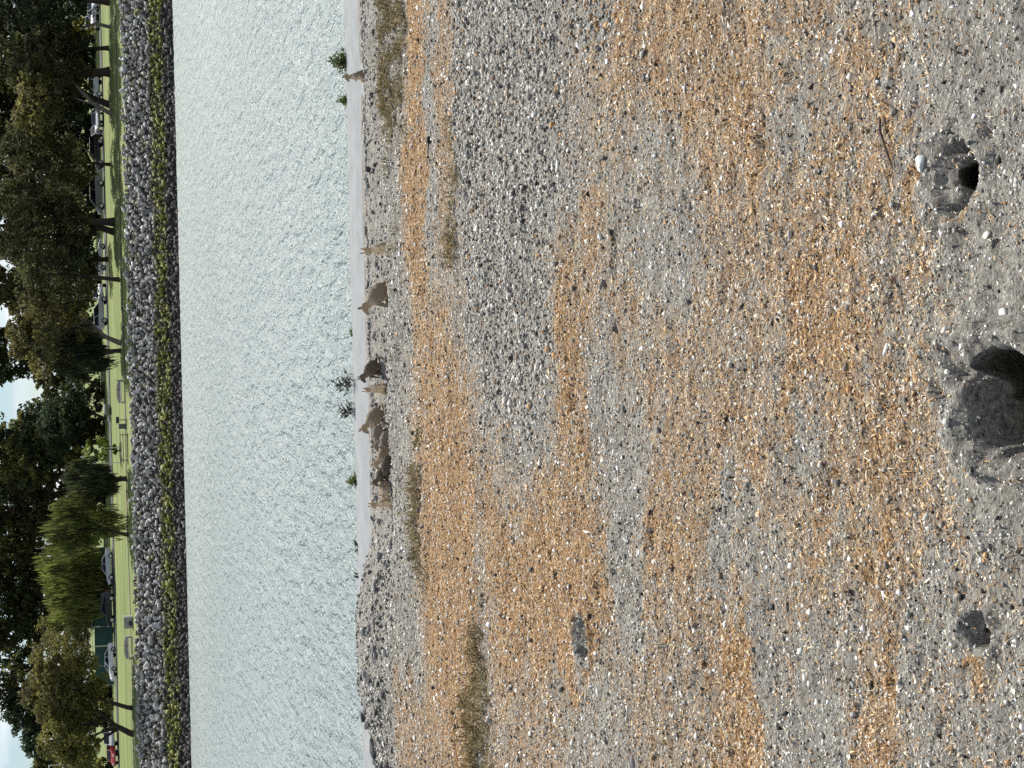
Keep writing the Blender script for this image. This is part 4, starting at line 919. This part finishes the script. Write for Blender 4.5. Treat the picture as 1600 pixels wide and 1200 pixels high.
# ------------------------------------------------------------------ plants along the path's outer edge
def shore_plant(label, y, w, x_top, kindp, seed, n=60):
    Yp = PATH_Y1 + 0.02; p = ony(548, y, Yp); p[2] = PATH_Z - 0.05; top = ony(x_top, y, Yp)[2] - p[2]; k = mpp(Yp) ; wd = w * 13.6 / F_PX / 2
    o = empty('shore_plant', p, 0, label, 'plant', 'weeds along the path edge'); r = np.random.default_rng(seed)
    V = []; T = []; st = MB(); Fl = []
    pal = {'green': [(.10, .13, .035), (.06, .09, .025), (.16, .18, .06)], 'dark': [(.045, .05, .04), (.09, .09, .08), (.03, .035, .03)]}[kindp]
    for i in range(n):
        bx = r.normal(0, .45) * wd; h = top * (1 - min(1, abs(bx) / wd) * .55) * r.uniform(.45, 1.0); by = r.normal(0, .04)
        root = np.array([bx * .5, by * .5, 0]); tip = np.array([bx, by, h])
        if kindp == 'dark':
            if i % 2 == 0: st.tube([root, (root + tip) / 2 + np.array([.01, 0, 0]), tip], [.004, .003, .0015], 5)
            for q in range(4):
                c = root + (tip - root) * r.uniform(.45, 1.0); dr = np.array([r.choice([-1, 1]) * r.uniform(.4, 1), r.normal(0, .3), r.uniform(.2, 1)]); dr *= r.uniform(.045, .08) / np.linalg.norm(dr)
                sd = np.cross(dr, [0, 1, .3]); sd *= .008 / np.linalg.norm(sd); V += [c, c + dr * .5 + sd, c + dr, c + dr * .5 - sd]; T += [np.array(pal[r.integers(3)]) * r.uniform(.7, 1.5)] * 4
        else:
            if i % 5 == 0: st.tube([root, tip], [.003, .001], 5)
            for q in range(6):
                c = root + (tip - root) * r.uniform(.15, 1.0) + r.normal(0, .012, 3); dr = r.normal(size=3); dr[2] = abs(dr[2]) + .3; dr *= r.uniform(.02, .045) / np.linalg.norm(dr)
                sd = np.cross(dr, r.normal(size=3)); sd *= .008 / np.linalg.norm(sd); V += [c, c + dr * .5 + sd, c + dr, c + dr * .5 - sd]; T += [np.array(pal[r.integers(3)]) * r.uniform(.6, 1.5)] * 4
    V = np.array(V); link('leaves', np_mesh('leaves', V, np.arange(len(V)).reshape(-1, 4), [MAT_WEED], False, {'tint': np.array(T)}), o)
    st.build('stem', plain('weed_stem', (.08, .07, .03), .8), o)
shore_plant('largest green weed clump behind the far right squirrel', 96, 46, 512, 'green', 1, 110)
shore_plant('small green weed left of the far right squirrel', 156, 16, 526, 'green', 2, 45)
shore_plant('tiny green weed at the path edge right of the middle', 519, 14, 545, 'green', 3, 20)
shore_plant('dark leafy sprig standing above the path behind the squirrels', 600, 50, 510, 'dark', 4, 13)
shore_plant('second dark leafy sprig, lower and left of the first', 636, 50, 522, 'dark', 5, 11)
shore_plant('green pointed weed clump above the left squirrels', 752, 28, 541, 'green', 6, 70)
shore_plant('sparse dark weed at the mound edge', 856, 20, 553, 'dark', 7, 5)
shore_plant('thin dark weed left of the sparse one on the mound', 905, 16, 556, 'dark', 8, 4)

# ------------------------------------------------------------------ ground squirrels
def cap(a, b, r0, r1, n=6):
    a = np.array(a, float); b = np.array(b, float); return [(a + (b - a) * t, (r0 + (r1 - r0) * t,) * 3, 0.0) for t in np.linspace(0, 1, n)]
def head_parts(h, pitch=0.0, yaw=0.0):
    """head centre h, pitch>0 nose down"""
    c, s = math.cos(pitch), math.sin(pitch); cy, sy = math.cos(yaw), math.sin(yaw)
    def P(x, y, z):
        x, z = x * c + z * s, -x * s + z * c; x, y = x * cy - y * sy, x * sy + y * cy; return np.array(h) + np.array([x, y, z])
    L = [(P(0, 0, 0), (.039, .029, .030), pitch), (P(.024, 0, -.004), (.030, .023, .023), pitch), (P(.045, 0, -.010), (.019, .0155, .015), pitch), (P(-.020, 0, -.006), (.030, .030, .030), pitch)]
    L += [(P(.015, sg * .014, -.012), (.02, .014, .014), pitch) for sg in (-1, 1)]
    ears = [(P(-.014, sg * .019, .024), P(-.020, sg * .026, .054)) for sg in (-1, 1)]
    eyes = [P(.017, sg * .0255, .008) for sg in (-1, 1)]; nose = P(.060, 0, -.006)
    return L, ears, eyes, nose
def pose_parts(pose, r):
    j = lambda s: r.uniform(-s, s)
    if pose == 'upright':
        h = (.030 + j(.01), 0, .262); L = [((-.016, 0, .062), (.064, .066, .064), 0), ((-.008, 0, .100), (.055, .058, .064), 0), ((.002, 0, .145), (.043, .045, .056), 0), ((.012, 0, .188), (.033, .035, .042), 0), ((.020, 0, .226), (.024, .025, .034), 0)]
        for sg in (-1, 1):
            L += [((.020, sg * .048, .045), (.050, .028, .042), 0)] + cap((.03, sg * .045, .012), (.080, sg * .048, .010), .013, .009)
            L += cap((.012, sg * .030, .185), (.034, sg * .036, .145), .015, .011) + cap((.034, sg * .036, .145), (.068, sg * .018, .140), .010, .007)
        tail = [(-.055, 0, .03), (-.085, .04, .022), (-.07, .09, .02), (-.02, .12, .02)]
        hp_, up = 0.08, (1, 0, 0)
    elif pose == 'sit':
        h = (.112 + j(.01), 0, .208); L = [((-.040, 0, .074), (.074, .066, .072), 0), ((-.012, 0, .104), (.068, .062, .074), .3), ((.022, 0, .130), (.054, .050, .060), .5), ((.056, 0, .158), (.038, .037, .044), .6), ((.084, 0, .186), (.028, .028, .034), .6)]
        for sg in (-1, 1):
            L += [((-.01, sg * .048, .052), (.055, .028, .048), 0)] + cap((.0, sg * .052, .012), (.058, sg * .054, .010), .014, .009)
            L += cap((.052, sg * .034, .125), (.075, sg * .036, .065), .018, .012) + cap((.075, sg * .036, .065), (.088, sg * .034, .010), .011, .009)
        tail = [(-.10, 0, .04), (-.13, .05, .026), (-.10, .10, .022), (-.04, .125, .02)]
        hp_, up = 0.35, (.5, 0, -.8)
    else:
        h = (.150 + j(.01), 0, .112 if pose == 'crouch' else .075); L = [((-.055, 0, .075), (.074, .064, .068), 0), ((-.005, 0, .088), (.075, .062, .064), 0), ((.05, 0, .086), (.062, .052, .054), 0), ((.092, 0, .090), (.045, .040, .042), -.2), ((.122, 0, (.1 if pose == 'crouch' else .082)), (.033, .032, .033), -.3)]
        for sg in (-1, 1):
            L += [((-.04, sg * .050, .052), (.055, .027, .046), 0)] + cap((-.04, sg * .055, .012), (.018, sg * .056, .010), .014, .009)
            L += cap((.078, sg * .036, .075), (.085, sg * .040, .035), .018, .012) + cap((.085, sg * .040, .035), (.108, sg * .038, .009), .011, .009)
        tail = [(-.11, 0, .045), (-.145, .05, .03), (-.12, .10, .024), (-.06, .125, .022)]
        hp_, up = (0.25 if pose == 'crouch' else 0.55), (0, 0, -1)
    return h, L, tail, hp_, up
FURC = {'brown': (1.25, 1.2, 1.12), 'tan': (1.62, 1.50, 1.34), 'dark': (.5, .48, .48), 'grey': (1.05, 1.05, 1.08)}
def squirrel(label, pose, tone, y, x_top, Yg, rz, yaw=0.0, pitch=None, seed=0, zoff=0.0, cap_=1.25):
    r = random.Random(seed); h, L, tail, hp_, front = pose_parts(pose, r)
    HL, ears, eyes, nose = head_parts(h, hp_ if pitch is None else pitch, yaw); prim = MB()
    for (c, rad, rot) in L + HL: prim.ico(tuple(c), tuple(rad), 2, Matrix.Rotation(rot, 4, 'Y'))
    for i in range(len(tail) - 1):
        for (c, rad, _) in cap(tail[i], tail[i + 1], .020 - .002 * i, .020 - .002 * (i + 1), 4): prim.ico(tuple(c), tuple(rad), 1)
    for (a_, b_) in ears:
        for (c, rad, _) in cap(a_, b_, .012, .0065, 4): prim.ico(tuple(c), (rad[0], rad[1] * .75, rad[2] * 1.2), 1)
    tmp_me = bpy.data.meshes.new('tmp'); prim.bm.to_mesh(tmp_me); prim.bm.free(); tmp = bpy.data.objects.new('tmp', tmp_me); COL.objects.link(tmp)
    m1 = tmp.modifiers.new('r', 'REMESH'); m1.mode = 'VOXEL'; m1.voxel_size = 0.0048; m2 = tmp.modifiers.new('s', 'SMOOTH'); m2.iterations = 4; m2.factor = 0.5
    dg = bpy.context.evaluated_depsgraph_get(); me = bpy.data.meshes.new_from_object(tmp.evaluated_get(dg)); bpy.data.objects.remove(tmp); bpy.data.meshes.remove(tmp_me)
    n = len(me.vertices); co = np.empty(n * 3, np.float32); me.vertices.foreach_get('co', co); co = co.reshape(-1, 3)
    no = np.empty(n * 3, np.float32); me.vertices.foreach_get('normal', no); no = no.reshape(-1, 3)
    back = np.array((.19, .158, .118)); belly = np.array((.52, .43, .32)); pale = np.array((.58, .54, .48))
    fr = np.array(front); fr = fr / np.linalg.norm(fr); f = sstep(.15, .75, no @ fr); low = sstep(-.15, -.7, no[:, 2]); f = np.maximum(f, low * .8)
    c = back * (1 - f[:, None]) + belly * f[:, None]
    sh = np.exp(-(((co - (np.array(h) * .72 + np.array([0, 0, 0.012]))) / np.array([.045, .05, .05])) ** 2).sum(1)); sh = np.clip(sh * sstep(.02, .035, np.abs(co[:, 1])), 0, 1) * .75
    c = c * (1 - sh[:, None]) + pale * sh[:, None]
    hd = np.linalg.norm(co - np.array(h), axis=1); hm = sstep(.062, .04, hd)[:, None]; headc = np.array((.26, .21, .155)) * (1 - .0) ; chk = sstep(.1, -.5, no[:, 2])[:, None]
    c = c * (1 - hm) + (headc * (1 - chk) + np.array((.40, .33, .24)) * chk) * hm
    for (a_, b_) in ears:
        e = sstep(.022, .010, np.linalg.norm(co - b_, axis=1))[:, None]; c = c * (1 - e) + np.array((.03, .024, .02)) * e
    for e_ in eyes:
        q = np.linalg.norm(co - e_, axis=1); e = (sstep(.016, .011, q) * sstep(.004, .007, q))[:, None] * .55; c = c * (1 - e) + np.array((.42, .36, .28)) * e
    e = sstep(.012, .005, np.linalg.norm(co - nose, axis=1))[:, None]; c = c * (1 - e) + np.array((.03, .02, .018)) * e
    tb = sstep(-.10, -.14, co[:, 0])[:, None]; c = c * (1 - tb) + np.array((.16, .14, .11)) * tb
    speck = 1 + .35 * (fbm(co[:, 0] * 160 + co[:, 2] * 90, co[:, 1] * 160 + co[:, 2] * 120, seed) - .5); c = c * speck[:, None] * np.array(FURC[tone])
    c = np.clip(c, .01, .8)
    at = me.attributes.new('tint', 'FLOAT_COLOR', 'POINT'); at.data.foreach_set('color', np.concatenate([c, np.ones((n, 1))], 1).astype(np.float32).ravel())
    me.materials.clear(); me.materials.append(MAT_FUR); me.polygons.foreach_set('use_smooth', np.ones(len(me.polygons), bool))
    ph = co[:, 2].max(); g = ony(600, y, Yg); g[2] = gz(g) + zoff; top = ony(x_top, y, Yg)[2]; sc = (top - g[2]) / ph
    print('squirrel', label[:40], pose, 'scale %.2f cap %.2f ph %.3f' % (sc, cap_, ph)); sc = min(max(sc, .62), cap_)
    o = empty('ground_squirrel', g, rz, label, 'squirrel', 'ground squirrels at the edge of the path'); o.scale = (sc, sc, sc)
    link('body', me, o)
    for e_ in eyes: MB().ico(tuple(e_), .0055, 2).build('eye', MAT_EYE, o, smooth=True)
    # short coat standing off the skin
    rr = np.random.default_rng(seed + 900); i = rr.integers(0, n, 2600); b = co[i]; nn = no[i]; flow = np.array([-.7, 0, -.5]) if pose != 'upright' else np.array([-.2, 0, -1.0])
    d = nn * .55 + flow * .6 + rr.normal(0, .22, (len(i), 3)); d *= (rr.uniform(.006, .012, len(i)) / np.linalg.norm(d, axis=1))[:, None]; small = sstep(.03, .06, np.linalg.norm(b - np.array(h), axis=1))[:, None]; d *= (.45 + .55 * small)
    s_ = np.cross(d, nn + 1e-4); s_ *= (.0009 / np.maximum(np.linalg.norm(s_, axis=1), 1e-6))[:, None]
    V = np.stack([b - s_, b + s_, b + d], 1).reshape(-1, 3); link('fur', np_mesh('fur', V, np.arange(len(V)).reshape(-1, 3), [MAT_FUR], False, {'tint': np.repeat(c[i] * rr.uniform(.7, 1.5, (len(i), 1)), 3, 0)}), o)
    return o
MAT_EYE = plain('dark_eye', (.008, .006, .005), .12, .1, spec=.6)
D_ = math.radians
for i, q in enumerate(SQ): squirrel(q[0], q[1], q[2], q[3], q[4], q[5], D_(q[6]), seed=i + 1, cap_=q[8] * 1.08, **q[7])
